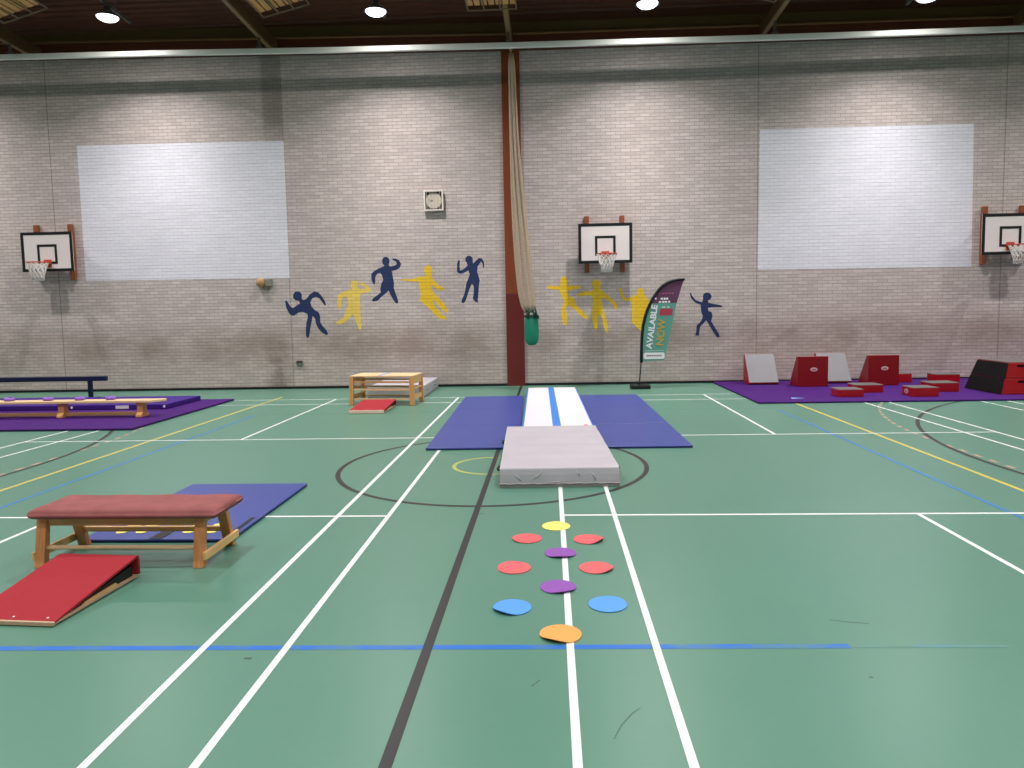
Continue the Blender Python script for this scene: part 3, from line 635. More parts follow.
def rrect(x0, x1, z0, z1, r=.04, n=5):
    return [(cx+r*math.cos(a0+i*PI/2/n), cz+r*math.sin(a0+i*PI/2/n)) for cx, cz, a0 in ((x1-r, z0+r, -PI/2), (x1-r, z1-r, 0), (x0+r, z1-r, PI/2), (x0+r, z0+r, PI)) for i in range(n+1)]
B().prism(rrect(1.995, 2.46, .655, .80), T-.001, T, 'xz').wmake('white_panel', 'flag_white', fg)
L = lambda n, b, m, x, z, s, rot=0, xs=1, sh=0: lettering(n, b, m, fg, (x-1.9, T-.003-FY, z), s, (PI/2, -rot, 0), xs, sh)
L('headline_lettering', 'AVAILABLE', 'flag_white', 2.185, 1.37, .18, PI/2-.14, 1.10)
L('second_lettering', 'NOW', 'flag_gold', 2.385, 1.24, .22, PI/2-.10, 1.02)
bm = B()
for x, w in ((2.36, .05), (2.43, .06), (2.50, .05), (2.57, .06), (2.64, .05)): bm.prism(rrect(x-w/2, x+w/2, 2.085, 2.115, .01, 3), T-.0015, T-.0002, 'xz')
bm.wmake('pink_print', 'flag_pink', fg)
# two short lines of white print on the plum part and one dark line in the white panel, too small in the photo to read
bm = B()
for x, z, w, h in ((2.40, 1.985, .05, .045), (2.46, 1.985, .045, .05), (2.515, 1.985, .05, .045), (2.36, 1.915, .055, .04), (2.43, 1.915, .05, .045), (2.49, 1.915, .06, .04), (2.56, 1.915, .045, .045), (2.27, 1.99, .045, .04), (2.44, 1.80, .09, .022), (2.54, 1.80, .05, .022)):
    bm.prism(rrect(x-w/2, x+w/2, z-h/2, z+h/2, .012, 3), T-.0015, T-.0002, 'xz')
bm.wmake('logo_print', 'flag_white', fg)
bm = B()
for k in range(9): bm.box(2.06+k*.038, 2.085+k*.038, T-.002, T-.0012, .715, .745)
bm.wmake('panel_print', 'flag_ink', fg)
B().box(2.02, 2.45, T-.001, T, .835, .842).wmake('white_rule', 'flag_white', fg)

# ================================================================ CENTRE RUN: MATS, AIRTRACK, CRASH MAT
def make_mat(lx, ly, top, edge, name='gym_mat', t=.028):
    o = thing(name, 'x', 'mat')
    B().box(-lx/2, lx/2, -ly/2, ly/2, t*.45, t).make('top_sheet', top, o, bevel=.004)
    B().box(-lx/2+.003, lx/2-.003, -ly/2+.003, ly/2-.003, 0, t*.45).make('foam_base', edge, o)
    return o
bm0 = make_mat(1.17, 1.85, 'blue_mat', 'blue_edge')
ry = (10.15, 12.005, 13.86); nm = ('nearest', 'middle', 'farthest')
for c, (x, side) in enumerate(((-1.14, 'left'), (1.145, 'right'))):
    for r, y in enumerate(ry):
        o = bm0 if (c, r) == (0, 0) else dup(bm0)
        k = (.022, .009)[c]; o.location = (x-(y-9.29)*k+(.02 if c == 0 else 0), y, .002); o.rotation_euler[2] = k; o.scale = ((1.035, 1.0)[c], 1, 1); tag(o, 'blue gym mat %s of the white airtrack, %s of three in its row' % (side, nm[r]), None, 'blue gym mats beside the airtrack')
o = dup(bm0, (-3.285, 6.43, .002), 0, 'blue gym mat lying alone on the floor behind the burgundy topped bench'); o.scale = (1.06, 1, 1)
del o['group']
vs = B().box(-3.335, -3.235, 5.51, 5.99, .0305, .033).make('black_strip', 'black', None)  # flat black strips laid on top of the mat
vs.parent = o; vs.data.transform(Matrix.Translation(-o.location)); vs['label'] = 'black strip across the mat'
vs = B().box(-2.77, -2.735, 5.72, 6.10, .0305, .033).make('black_strip', 'black', None)
vs.parent = o; vs.data.transform(Matrix.Translation(-o.location)); vs['label'] = 'thin black strip near the mat edge'
def foot(s):
    bm = B(); p = [(-.045, -.13), (-.02, -.145), (.025, -.14), (.04, -.11), (.035, -.04), (.055, .03), (.06, .09), (.035, .135), (-.01, .145), (-.045, .12), (-.055, .06), (-.045, 0), (-.05, -.07)]
    return bm.prism([(x*s, y) for x, y in p], 0, .004, 'xy')
for i, (x, lab) in enumerate(((-3.67, 'leftmost yellow foot marker on the blue mat behind the bench'), (-3.51, 'second yellow foot marker from the left on the blue mat behind the bench'), (-3.10, 'yellow foot marker just right of the black strip, behind the bench'), (-2.915, 'rightmost yellow foot marker on the blue mat, by the bench leg'))):
    o = foot(-1 if i % 2 else 1).make('foot_marker', 'spot_yellow'); o.location = (x, 5.80, .0305)
    tag(o, lab, 'floor marker', 'yellow foot markers on the mat')

at = thing('airtrack', 'long inflated white airtrack with a blue centre stripe, leading away behind the crash mat', 'airtrack', (0, 12.65, 0))
ax0, ax1, ay0, ay1, az = -.515, .515, 9.96, 15.42, .125
def rbox(x0, x1, y0, y1, r, n=6):
    return [(cx+r*math.cos(a0+i*PI/2/n), cy+r*math.sin(a0+i*PI/2/n)) for cx, cy, a0 in ((x1-r, y0+r, -PI/2), (x1-r, y1-r, 0), (x0+r, y1-r, PI/2), (x0+r, y0+r, PI)) for i in range(n+1)]
bm = B(); rings = []
for k in range(9):
    a = -PI/2+PI*k/8; off = .05*math.cos(a)
    rings.append([bm.bm.verts.new((x, y, az/2+az/2*math.sin(a)*.98)) for x, y in rbox(ax0-off+.03, ax1+off-.03, ay0-off+.03, ay1+off-.03, .08)])
for a, b in zip(rings, rings[1:]):
    for i in range(len(a)): bm.bm.faces.new((a[i], a[(i+1) % len(a)], b[(i+1) % len(b)], b[i]))
bm.bm.faces.new(rings[0][::-1]); bm.bm.faces.new(rings[-1])
bm.wmake('side_wall', 'air_blue', at, smooth=False)['label'] = 'bright blue side wall of the airtrack'
B().prism(rbox(ax0+.022, ax1-.022, ay0+.03, ay1-.03, .06), az-.002, az+.003, 'xy').wmake('top_sheet', 'air_white', at)
B().box(-.075, .045, ay0+.03, ay1-.03, az+.003, az+.0045).wmake('centre_stripe', 'air_blue', at)['label'] = 'blue stripe along the middle of the airtrack'
B().lathe([(0, 0), (.03, 0), (.03, .012), (.022, .018), (0, .018)], 16, (.40, 10.28, az+.003)).wmake('valve', 'spot_red', at)

cm = thing('crash_mat', 'thick pale grey crash mat in front of the white airtrack', 'crash mat', (-.02, 7.24, 0))
cx0, cx1, cy0, cy1, cz = -.615, .605, 7.24, 9.86, .205
bm = B(); n, m_ = 40, 60
prof = [(cy0, .034), (cy0-.004, .08), (cy0-.006, .13), (cy0, cz-.012), (cy0+.012, cz)]+[(cy0+(cy1-cy0)*k/16, cz+.006*math.sin(k*1.7)*math.sin(k*.6)) for k in range(1, 16)]+[(cy1-.012, cz), (cy1, cz-.012), (cy1, .036), (9.20, .036), (9.18, .034)]
bm.prism(prof, cx0, cx1, 'yz')
bm.wmake('mat_body', 'crash_top', cm, bevel=.008) if 'crash_top' in M else bm.wmake('mat_body', 'grey_vinyl', cm, bevel=.008)
B().prism([(cy0-.004, 0), (9.18, 0), (9.19, .0305), (cy1, .0305), (cy1, .04), (cy0-.004, .04)], cx0-.004, cx1+.004, 'yz').wmake('zip_band', 'grey_dark', cm, bevel=.004)['label'] = 'darker band with zip round the foot of the mat'
B().tube([(cx0-.003+.618*2*k/24-.008, cy0-.010, .04+.004*math.sin(k*2.1)) for k in range(25)], .006, 6).wmake('piping', 'grey_side', cm, smooth=True)
for x, s in ((cx0, -1), (cx1, 1)):
    for y in (7.62, 9.15):
        B().tube([(x, y-.09, .12), (x+s*.028, y-.08, .12), (x+s*.04, y, .115), (x+s*.028, y+.08, .12), (x, y+.09, .12)], .013, 6).wmake('carry_handle', 'black', cm, smooth=True)
bm = B()
for (xa, za, xb, zb) in ((-.50, .16, -.40, .06), (-.30, .07, -.18, .18), (-.12, .05, .02, .06), (.30, .16, .36, .06), (.15, .17, .2, .1)):
    bm.tube([(xa, cy0+.001, za), ((xa+xb)/2+.02, cy0-.009, (za+zb)/2), (xb, cy0+.001, zb)], [.004, .008, .004], 6)
bm.wmake('vinyl_creases', 'grey_vinyl', cm, smooth=True)

cm.rotation_euler[2] = .030; at.location[1] -= 0; at.rotation_euler[2] = .0145; at.location[0] = -.018
# rubber spots in a hopscotch pattern
def spot(x, y, m, label, curl, ca, r=.118):
    bm = B(); rings = []
    for k, rr in enumerate((0, .3, .6, .8, .92, 1)):
        n = 1 if k == 0 else 40
        ring = []
        for i in range(n):
            a = 2*PI*i/n; px, py = r*rr*math.cos(a), r*rr*math.sin(a)
            d = max(0, (px*math.cos(ca)+py*math.sin(ca))/r-.45)/.55
            ring.append((px, py, curl*d*d))
        rings.append(ring)
    for top in (0, 1):
        vv = [[bm.bm.verts.new((p[0], p[1], p[2]+.004*top)) for p in ring] for ring in rings]
        if not top: low = vv
        for a, b in zip(vv, vv[1:]):
            for i in range(len(b)):
                q = [a[i % len(a)], b[i], b[(i+1) % len(b)], a[(i+1) % len(a)]]; u = []
                for v in q:
                    if v not in u: u.append(v)
                bm.bm.faces.new(u)
    for i in range(40): bm.bm.faces.new((low[-1][i], low[-1][(i+1) % 40], vv[-1][(i+1) % 40], vv[-1][i]))
    o = bm.make('floor_spot', m, smooth=False); o.location = (x, y-.018, .0022)
    return tag(o, label, 'floor spot', 'round rubber spots on the floor')
for a in ((-.055, 5.92, 'spot_yellow', 'yellow round rubber spot on the white line, farthest of the floor spots', .004, 1.5),
          (-.29, 5.60, 'spot_red', 'red round spot far left, just left of and below the yellow spot', .006, 3.5),
          (.195, 5.575, 'spot_red', 'red round spot far right, with a curled right edge, just below the yellow spot', .022, -.5),
          (-.03, 5.255, 'spot_purple', 'purple round spot on the white line between the four red spots', .016, -1.5),
          (-.36, 4.95, 'spot_red', 'red round spot near left, lower of the two left red spots', .006, 2.0),
          (.215, 4.95, 'spot_red', 'red round spot near right, lower of the two right red spots', .012, -.6),
          (-.055, 4.60, 'spot_purple', 'purple round spot between the two blue spots and the lower red spots', .014, -1.2),
          (-.34, 4.275, 'spot_blue', 'blue round spot left of the white line', .018, -2.2),
          (.245, 4.325, 'spot_blue', 'blue round spot right of the white line', .004, 1.0),
          (-.05, 3.915, 'spot_orange', 'orange round spot on the white line, nearest of the floor spots', .020, -2.0)):
    spot(*a)

# ================================================================ PADDED BENCH, SPRINGBOARDS
bn = thing('padded_bench', 'low timber vaulting bench with a burgundy suede padded top', 'bench', (-3.24, 5.2, 0))
LX, RX, FYb, RYb = -3.87, -2.61, 4.96, 5.46
bm = B(); nx, ny = 40, 18; grid = {}
px0, px1, py0, py1 = -3.875, -2.475, 4.90, 5.36
def padz(u, v, top):
    e = min(u*(px1-px0), (1-u)*(px1-px0), v*(py1-py0), (1-v)*(py1-py0)); k = max(0, 1-e/.05)
    if top: return .446-.042*(1-math.sqrt(max(0, 1-k*k)))+.003*math.sin(u*23)*math.sin(v*9)
    return .364+.040*(1-math.sqrt(max(0, 1-k*k)))
vt, vb = {}, {}
us = [i/nx for i in range(nx+1)]; us = [0, .004, .012]+us[1:-1]+[.988, .996, 1]
vs_ = [i/ny for i in range(ny+1)]; vs_ = [0, .01, .03]+vs_[1:-1]+[.97, .99, 1]
for i, u in enumerate(us):
    for j, v in enumerate(vs_):
        x, yy = px0+u*(px1-px0), py0+v*(py1-py0)
        vt[i, j] = bm.bm.verts.new((x, yy, padz(u, v, 1))); vb[i, j] = bm.bm.verts.new((x, yy, padz(u, v, 0)))
I, J = len(us)-1, len(vs_)-1
for i in range(I):
    for j in range(J):
        bm.bm.faces.new((vt[i, j], vt[i+1, j], vt[i+1, j+1], vt[i, j+1])); bm.bm.faces.new((vb[i, j], vb[i, j+1], vb[i+1, j+1], vb[i+1, j]))
for i in range(I):
    bm.bm.faces.new((vb[i, 0], vb[i+1, 0], vt[i+1, 0], vt[i, 0])); bm.bm.faces.new((vb[i, J], vt[i, J], vt[i+1, J], vb[i+1, J]))
for j in range(J):
    bm.bm.faces.new((vb[0, j], vt[0, j], vt[0, j+1], vb[0, j+1])); bm.bm.faces.new((vb[I, j], vb[I, j+1], vt[I, j+1], vt[I, j]))
bm.wmake('padded_top', 'suede', bn, smooth=True)['label'] = 'burgundy suede padded top'
yf, yr = 5.02, 5.34
B().box(LX+.02, RX-.01, yf-.012, yf+.012, .295, .369).wmake('apron', 'oak_x', bn, bevel=.004)
B().box(LX+.02, RX-.01, yr-.012, yr+.012, .295, .369).wmake('apron', 'oak_x', bn, bevel=.004)
for x in (LX+.03, RX-.02): B().box(x-.012, x+.012, yf+.012, yr-.012, .305, .369).wmake('end_apron', 'oak_y', bn, bevel=.004)
for x in (LX+.035, RX-.035):
    for y0, y1 in ((FYb, yf), (RYb, yr)):
        w, d = .038, .03
        B().hexa([(x-w, y0-d, 0), (x+w, y0-d, 0), (x+w, y0+d, 0), (x-w, y0+d, 0), (x-w, y1-d*.8, .366), (x+w, y1-d*.8, .366), (x+w, y1+d*.8, .366), (x-w, y1+d*.8, .366)]).wmake('leg', 'oak_z', bn, bevel=.006)
B().tube([(LX+.07, 4.985, .14), (RX-.07, 4.985, .14)], .016, 10).wmake('front_rail', 'birch_x', bn, smooth=True)
B().box(LX+.07, RX-.07, 5.405, 5.435, .125, .165).wmake('rear_rail', 'oak_x', bn, bevel=.004)
for x in (LX-.012, RX+.012): B().box(x-.012, x+.012, 4.94, 5.50, .055, .115).wmake('side_rail', 'birch_y', bn, bevel=.005)

def springboard(name, W, L, H, lip, label, lipmat):
    t = thing(name, label, 'springboard')
    # open-sided wedge: low lip in front, carpet folded over the high rear end
    th = .018
    outer = [(0, lip)]+[(L*k/14*.97, lip+(H-lip)*(k/14)**.92) for k in range(1, 15)]+[(L-.008, H-.004), (L, H-.03), (L, .02)]
    inner = [(L-th, .02), (L-th, H-.035)]+[(L*k/14*.97, max(lip-.004, lip+(H-lip)*(k/14)**.92-th)) for k in range(14, 0, -1)]+[(0, lip-.012)]
    B().prism(outer+inner, -W/2, W/2, 'yz').make('carpet_top', 'red_carpet', t, bevel=.003)['label'] = 'red carpeted top folding down over the high end'
    B().box(-W/2+.004, W/2-.004, -.006, L-th-.004, .006, .024).make('base_board', 'ply', t, bevel=.003)
    B().box(-W/2, W/2, -.02, .0, .004, lip).make('front_lip', lipmat, t, bevel=.004)
    for s in (-1, 1):
        x = s*(W/2-.035)
        B().prism([(.04, .024), (L-.05, .024), (L-.05, H-.06), (L*.5, .024+(H-.08)*.45), (.05, .03)], x-.010, x+.010, 'yz').make('void_shade', 'black', t)  # black slab put in for the shade of the open interior
        B().prism([(L*.30, .024), (L*.72, .024), (L*.70, .044), (L*.34, .036)], x+s*.012, x+s*.026, 'yz').make('wedge_strip', 'oak_y', t)
    for x in (-.22, .22, .0):
        B().lathe([(0, 0), (.008, 0), (.006, .004), (0, .005)], 10, (x*W/.58, .028, lip+.005)).make('screw', 'label_white', t)
    for x in (-W/2+.06, W/2-.06):
        B().box(x-.05, x+.05, .05, .14, 0, .007).make('rubber_foot', 'black', t); B().box(x-.05, x+.05, L-.16, L-.06, 0, .007).make('rubber_foot', 'black', t)
    return t
sb = springboard('springboard', .59, .80, .158, .030, 'red carpeted springboard lying in front of the burgundy topped bench', 'ply')
sb.location = (-3.33, 4.0, .001); sb.rotation_euler[2] = -.07
s2 = springboard('springboard', .64, 1.02, .13, .062, 'small red springboard in front of the birch agility table, far back', 'ply_edge')
s2.location = (-3.385, 12.66, .001)

# ================================================================ AGILITY TABLE, GREY MAT
tb = thing('agility_table', 'open birch timber agility table standing by the wall behind the small red springboard', 'table', (-3.34, 14.12, 0), -.12)
TW, TD, TH = .645, .33, .58
B().box(-TW, TW, -TD, TD, TH-.03, TH).make('top_board', 'birch_x', tb, bevel=.006)
B().box(-.07, .0, -TD+.05, TD-.05, TH-.001, TH+.006).make('centre_strip', 'pale_blue', tb)
for sx in (-1, 1):
    for sy in (-1, 1):
        x, y = sx*(TW-.035), sy*(TD-.03)
        B().hexa([(x-.045+sx*.012, y-.03+sy*.012, 0), (x+.045+sx*.012, y-.03+sy*.012, 0), (x+.045+sx*.012, y+.03+sy*.012, 0), (x-.045+sx*.012, y+.03+sy*.012, 0), (x-.04, y-.028, TH-.03), (x+.04, y-.028, TH-.03), (x+.04, y+.028, TH-.03), (x-.04, y+.028, TH-.03)]).make('leg', 'birch_z', tb, bevel=.006)
    B().box(sx*(TW-.02)-.012, sx*(TW-.02)+.012, -TD+.06, TD-.06, TH-.17, TH-.031).make('end_panel', 'birch_y', tb, bevel=.004)
    B().box(sx*(TW-.02)-.012, sx*(TW-.02)+.012, -TD+.06, TD-.06, .10, .20).make('end_rail', 'birch_y', tb, bevel=.004)
    B().box(sx*(TW-.02)-.012, sx*(TW-.02)+.012, -TD+.06, TD-.06, .30, .34).make('end_rail', 'birch_y', tb, bevel=.004)
for sy in (-1, 1):
    for z0, z1, m in ((.435, .47, 'oak_x'), (.285, .325, 'birch_x'), (.10, .135, 'birch_x')):
        y = sy*(TD-.03); B().box(-TW+.07, TW-.07, y-.012, y+.012, z0, z1).make('long_rail', m, tb, bevel=.004)
gm = thing('crash_mat', 'pale grey crash mat against the wall, behind the birch agility table', 'crash mat', (-3.32, 15.85, 0))
B().box(-3.93, -2.74, 14.86, 16.88, .03, .25).wmake('mat_body', 'grey_vinyl', gm, bevel=.02, seg=3)
B().box(-3.932, -2.738, 14.858, 16.882, 0, .035).wmake('zip_band', 'grey_dark', gm, bevel=.004)
for y in (15.35, 16.35):
    B().tube([(-2.74, y-.09, .14), (-2.715, y-.05, .135), (-2.715, y+.05, .135), (-2.74, y+.09, .14)], .012, 6).wmake('carry_handle', 'grey_dark', gm, smooth=True)

# ================================================================ LEFT REAR: PURPLE MATS, CRASH MAT, BENCH, BEAM
def mat_w(x0, x1, y0, y1, z, t, label, group, top='purple_mat', edge='purple_edge', name='gym_mat'):
    o = thing(name, label, 'mat', ((x0+x1)/2, (y0+y1)/2, z), 0, group)
    B().box(x0, x1, y0, y1, z+t*.45, z+t).wmake('top_sheet', top, o, bevel=.004)
    B().box(x0+.003, x1-.003, y0+.003, y1-.003, z, z+t*.45).wmake('foam_base', edge, o)
    return o
mat_w(-13.2, -6.80, 11.10, 12.985, .002, .035, 'long purple mat at the left, front one of the pair under the wooden balance bench', 'purple mats on the left')
mat_w(-13.2, -6.80, 12.995, 14.88, .002, .035, 'long purple mat at the left, rear one of the pair, under the purple crash mat', 'purple mats on the left')
pc = thing('crash_mat', 'flat dark purple crash mat lying behind the wooden balance bench', 'crash mat', (-10.2, 14.0, .0375))
B().box(-13.1, -7.45, 13.36, 14.72, .0375, .135).wmake('mat_body', 'purple_dark', pc, bevel=.012)
B().box(-8.46, -8.20, 13.350, 13.361, .055, .115).wmake('maker_label', 'label_white', pc)['label'] = 'small white label on the front'
for x in (2.70, .86):
    e = B().lathe([(0, 0), (.026, 0), (.02, .008), (0, .009)], 12).make('eyelet', 'label_white', pc); e.rotation_euler = (PI/2, 0, 0); e.location = (x, -.641, .05)
bb = thing('balance_bench', 'long low birch balance bench standing on the purple mat at the left', 'bench', (-9.6, 12.44, .037))
B().prism([(-12.7, 12.30), (-7.14, 12.30), (-6.99, 12.52), (-7.01, 12.58), (-12.7, 12.58)], .295, .34, 'xy').wmake('seat_plank', 'birch_x', bb, bevel=.008)
B().box(-12.6, -7.46, 12.405, 12.475, .06, .12).wmake('lower_beam', 'oak_x', bb, bevel=.008)
for x in (-7.40, -8.86, -10.9):
    B().prism([(12.310, .037), (12.570, .037), (12.570, .075), (12.515, .12), (12.505, .23), (12.550, .295), (12.330, .295), (12.375, .23), (12.365, .12), (12.310, .075)], x-.055, x+.055, 'yz').wmake('leg', 'birch_z', bb, bevel=.006)
for i, (x, lab) in enumerate(((-9.87, 'lilac beanbag at the left end of the wooden balance bench'), (-9.14, 'lilac beanbag second from the left on the wooden balance bench'), (-8.55, 'lilac beanbag third from the left on the wooden balance bench'), (-7.98, 'lilac beanbag nearest the right end of the wooden balance bench'))):
    bg = thing('beanbag', lab, 'beanbag', (x, 12.46, .34), .3*i, 'lilac beanbags on the balance bench')
    bm = B(); n = 12; ring = []
    for zz, s in ((.0, .72), (.012, .95), (.03, 1.0), (.05, .88), (.064, .55)):
        ring.append([bm.bm.verts.new((.085*s*math.copysign(abs(math.cos(2*PI*k/24))**.6, math.cos(2*PI*k/24)), .075*s*math.copysign(abs(math.sin(2*PI*k/24))**.6, math.sin(2*PI*k/24)), zz+.006*math.sin(k*1.3+i)*(zz > .04))) for k in range(24)])
    for a, b in zip(ring, ring[1:]):
        for k in range(24): bm.bm.faces.new((a[k], a[(k+1) % 24], b[(k+1) % 24], b[k]))
    bm.bm.faces.new(ring[0][::-1]); bm.bm.faces.new(ring[-1])
    bm.make('bag_body', 'purple_lilac', bg, smooth=True)
    B().tube([(-.05, 0, .062), (0, .008, .068), (.05, 0, .062)], .006, 6).make('seam', 'purple_mat', bg, smooth=True)
nb = thing('balance_beam', 'navy balance beam on thin legs close to the wall at the far left', 'balance beam', (-11.5, 15.4, 0))
B().box(-13.6, -9.90, 15.35, 15.45, .415, .52).wmake('beam', 'navy', nb, bevel=.012)
for x in (-10.29, -13.2):
    B().box(x-.045, x+.045, 15.37, 15.43, .03, .415).wmake('leg', 'navy', nb, bevel=.006)
    B().box(x-.05, x+.05, 15.12, 15.68, 0, .035).wmake('foot', 'navy', nb, bevel=.006)

# ================================================================ RIGHT: PURPLE MATS AND FOAM BLOCKS
mat_w(3.72, 12.5, 13.30, 15.16, .002, .030, 'long purple mat at the right, front one of the pair under the red foam blocks', 'purple mats on the right')
mat_w(3.72, 12.5, 15.17, 17.02, .002, .030, 'long purple mat at the right, rear one of the pair, against the skirting', 'purple mats on the right')
ZM = .0325
o = B().prism([(4.46, 13.74), (4.73, 13.80), (4.50, 13.90)], ZM, ZM+.003, 'xy').make('marker_card', 'pale_blue'); tag(o, 'small pale blue card lying on the front purple mat at the right', 'card')
def emblem(parent, loc, s=1, rot=(PI/2, 0, 0)):
    bm = B(); bm.prism([(.075*s*math.cos(2*PI*k/28), .042*s*math.sin(2*PI*k/28)) for k in range(28)], 0, .003, 'xy')
    e = bm.make('emblem', 'emblem', parent); e.location = loc; e.rotation_euler = rot
    bm = B()
    for k in range(4): bm.box((-.045+.025*k)*s, (-.028+.025*k)*s, -.014*s, .016*s, .003, .0042)
    bm.box(-.045*s, .05*s, -.026*s, -.020*s, .003, .0042)
    bm.make('emblem_print', 'emblem_red', e)
def wedge(label, back):
    """triangular block. back=False: silver slope faces -y; back=True: red upright faces -y"""
    t = thing('foam_wedge', label, 'foam wedge', (0, 0, 0), 0, 'red and silver foam wedges')
    W, D, H = .322, .50, .65
    if not back:
        B().prism([(0, .0), (D, 0), (D, H), (D-.09, H), (0, .05)], -W, W, 'yz').make('foam_body', 'foam_red', t, bevel=.008)
        n = Vector((-(H-.05), D-.09)).normalized(); q0, q1 = Vector((0, .05)), Vector((D-.09, H))
        B().prism([q0+n*.008, q1+n*.008, q1-n*.004, q0-n*.004], -W+.001, W-.001, 'yz').make('slope_panel', 'foam_silver', t, bevel=.002)['label'] = 'silver grey sloping face'
        B().box(-W, W, -.004, .01, 0, .03).make('base_strip', 'foam_black', t)
    else:
        B().prism([(0, 0), (D, 0), (D, .05), (.09, H), (0, H)], -W, W, 'yz').make('foam_body', 'foam_dark_red', t, bevel=.008)
        n = Vector((H-.05, D-.09)).normalized(); q0, q1 = Vector((D, .05)), Vector((.09, H))
        B().prism([q0+n*.006, q1+n*.006, q1-n*.004, q0-n*.004], -W+.001, W-.001, 'yz').make('slope_panel', 'foam_silver', t)['label'] = 'silver grey sloping face'
        emblem(t, (.02, -.0005, H*.57))
        B().box(-W+.03, W-.01, -.003, .002, .035, .042).make('seam_piping', 'foam_red', t)
    return t
a = wedge('red sided foam wedge with its silver slope towards us, leftmost of the foam blocks', False); a.location = (4.67, 16.22, ZM)
b = dup(a, (6.28, 16.28, ZM), None, 'foam wedge with a silver slope, half hidden behind the left upright red block')
c = wedge('upright red foam wedge with a pale oval emblem, in front of the second silver slope', True); c.location = (5.55, 15.70, ZM)
d = dup(c, (7.05, 15.74, ZM), None, 'upright red foam wedge with a pale oval emblem, right of the silver slopes')
def block(label, x, y, w, dpt, h, rz=0, emb=False):
    t = thing('foam_step', label, 'foam step', (x, y, ZM), rz, 'low red foam steps')
    ch = .07
    B().prism([(-w/2+ch*.4, -dpt/2), (w/2-.01, -dpt/2), (w/2, dpt/2), (-w/2+ch*.4, dpt/2), (-w/2, dpt/2-ch), (-w/2, -dpt/2+ch)], 0, h-.012, 'xy').make('foam_body', 'foam_red', t, bevel=.006)
    B().prism([(-w/2+ch*.4, -dpt/2), (w/2-.01, -dpt/2), (w/2, dpt/2), (-w/2+ch*.4, dpt/2), (-w/2, dpt/2-ch), (-w/2, -dpt/2+ch)], h-.012, h, 'xy').make('top_panel', 'foam_grey', t, bevel=.004)['label'] = 'grey top'
    B().box(-w/2+.05, w/2-.02, -dpt/2-.003, -dpt/2+.002, .03, .037).make('seam_piping', 'foam_dark_red', t)
    if emb: emblem(t, (-w/2-.001, 0, h*.5), 1, (PI/2, 0, -PI/2))
    return t
block('low red foam step nearest the mat edge, in front of the left red block', 5.62, 14.10, .48, .44, .145)
block('low red foam step between the two upright red blocks, just behind the nearest left step', 6.23, 14.74, .56, .44, .155)
block('small red foam step by the wall, right of the right upright red block', 7.61, 16.48, .60, .42, .20)
block('low red foam step with an emblem on its left end, nearest of its group', 6.95, 14.02, .50, .44, .17, 0, True)
block('low red foam step directly behind the one with the emblem end', 7.66, 14.70, .56, .44, .18)
block('low red foam step farthest back in the right group, close to the wall', 8.41, 15.98, .52, .40, .22)
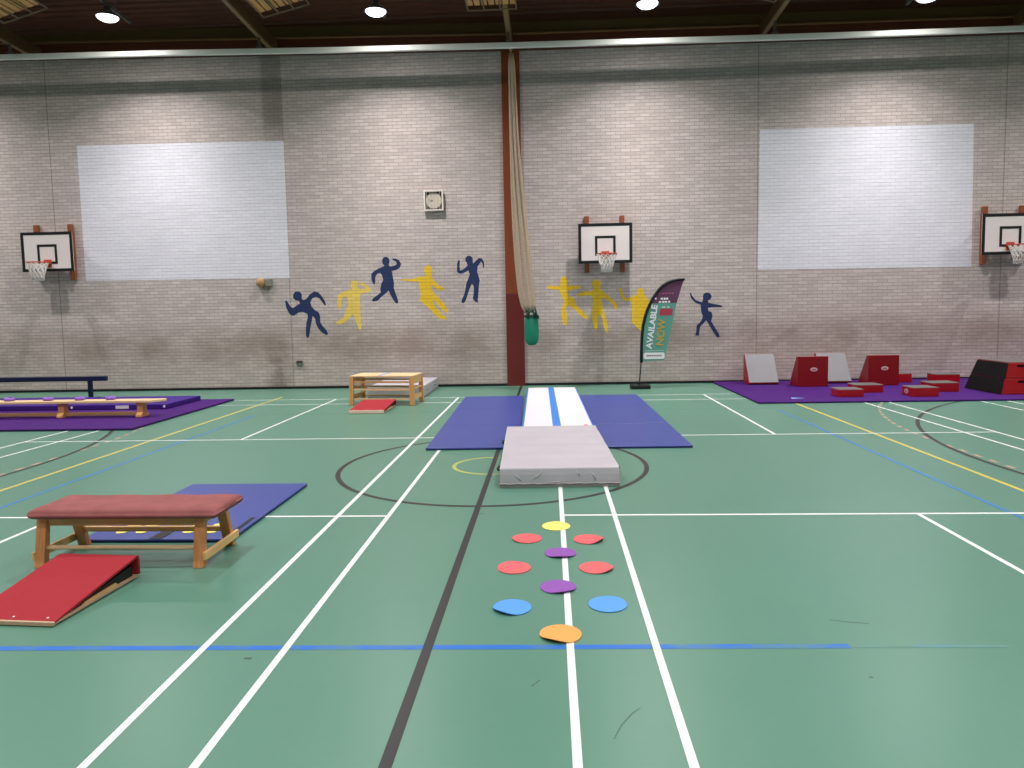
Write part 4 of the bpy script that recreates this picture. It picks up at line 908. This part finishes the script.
def tier(x0b, x0t, x1b, x1t, y0b, y0t, y1b, y1t, z0, z1, label):
    t = thing('vault_box_section', label, 'vault box', ((x0b+x1b)/2, (y0b+y1b)/2, z0), 0, 'stacked vault box sections')
    B().hexa([(x0b, y0b, z0), (x1b, y0b, z0), (x1b, y1b, z0), (x0b, y1b, z0), (x0t, y0t, z1), (x1t, y0t, z1), (x1t, y1t, z1), (x0t, y1t, z1)]).wmake('foam_body', 'foam_red', t, bevel=.008)
    q = .006
    B().hexa([(x0b-q, y0b, z0+.004), (x0b+.02, y0b, z0+.004), (x0b+.02, y1b, z0+.004), (x0b-q, y1b, z0+.004), (x0t-q, y0t, z1-.003), (x0t+.02, y0t, z1-.003), (x0t+.02, y1t, z1-.003), (x0t-q, y1t, z1-.003)]).wmake('end_panel', 'foam_black', t, bevel=.004)['label'] = 'black sloping end'
    ym = (y0b*.25+y0t*.75)
    B().prism(rrect(8.72, 8.96, z1-.075, z1-.035, .02), ym-.010, ym+.002, 'xz').wmake('hand_hole', 'foam_black', t)
    B().box(x0b+.03, x1b-.03, y0b-.004, y0b+.004, z0+.03, z0+.036).wmake('seam_piping', 'emblem_red', t)
    return t
tier(8.38, 8.475, 10.24, 10.14, 13.93, 13.98, 15.10, 15.06, ZM, ZM+.295, 'lower section of the red and black foam vault box at the right edge')
t2 = tier(8.475, 8.57, 10.14, 10.04, 13.98, 14.03, 15.06, 15.01, ZM+.296, ZM+.59, 'upper section of the red and black foam vault box at the right edge')
B().box(8.58, 10.03, 14.04, 15.0, ZM+.59, ZM+.605).wmake('top_pad', 'foam_grey', t2, bevel=.004)['label'] = 'dark grey top'

# ================================================================ WORLD, CAMERA
w = bpy.data.worlds.new('hall_dark'); bpy.context.scene.world = w; w.use_nodes = True
w.node_tree.nodes['Background'].inputs[0].default_value = (.02, .02, .022, 1)
f, pi_, ya, ro, Hc, cxm, cyp = 719.59, math.radians(4.7005), math.radians(3.0297), math.radians(-1.1289), 1.8195, -.0866, 368.4
fw = Vector((-math.sin(ya)*math.cos(pi_), math.cos(ya)*math.cos(pi_), -math.sin(pi_)))
rt = Vector((math.cos(ya), math.sin(ya), 0)); up = rt.cross(fw)
r = rt*math.cos(ro)+up*math.sin(ro); u = -rt*math.sin(ro)+up*math.cos(ro)
cd = bpy.data.cameras.new('camera'); cam = bpy.data.objects.new('camera', cd); C.objects.link(cam)
mw = Matrix((r, u, -fw)).transposed().to_4x4(); mw.translation = (cxm, 0, Hc); cam.matrix_world = mw
cd.sensor_fit = 'HORIZONTAL'; cd.sensor_width = 36; cd.lens = f/1024*36; cd.shift_y = -(384-cyp)/1024
cd.clip_start = .05; cd.clip_end = 200
sc = bpy.context.scene; sc.camera = cam
vs2 = sc.view_settings; vs2.view_transform = 'Standard'; vs2.look = 'None'; vs2.gamma = 1; vs2.use_curve_mapping = False; vs2.exposure = EXPOSURE
sc.cycles.max_bounces = 8; sc.cycles.diffuse_bounces = 4; sc.cycles.sample_clamp_indirect = 6
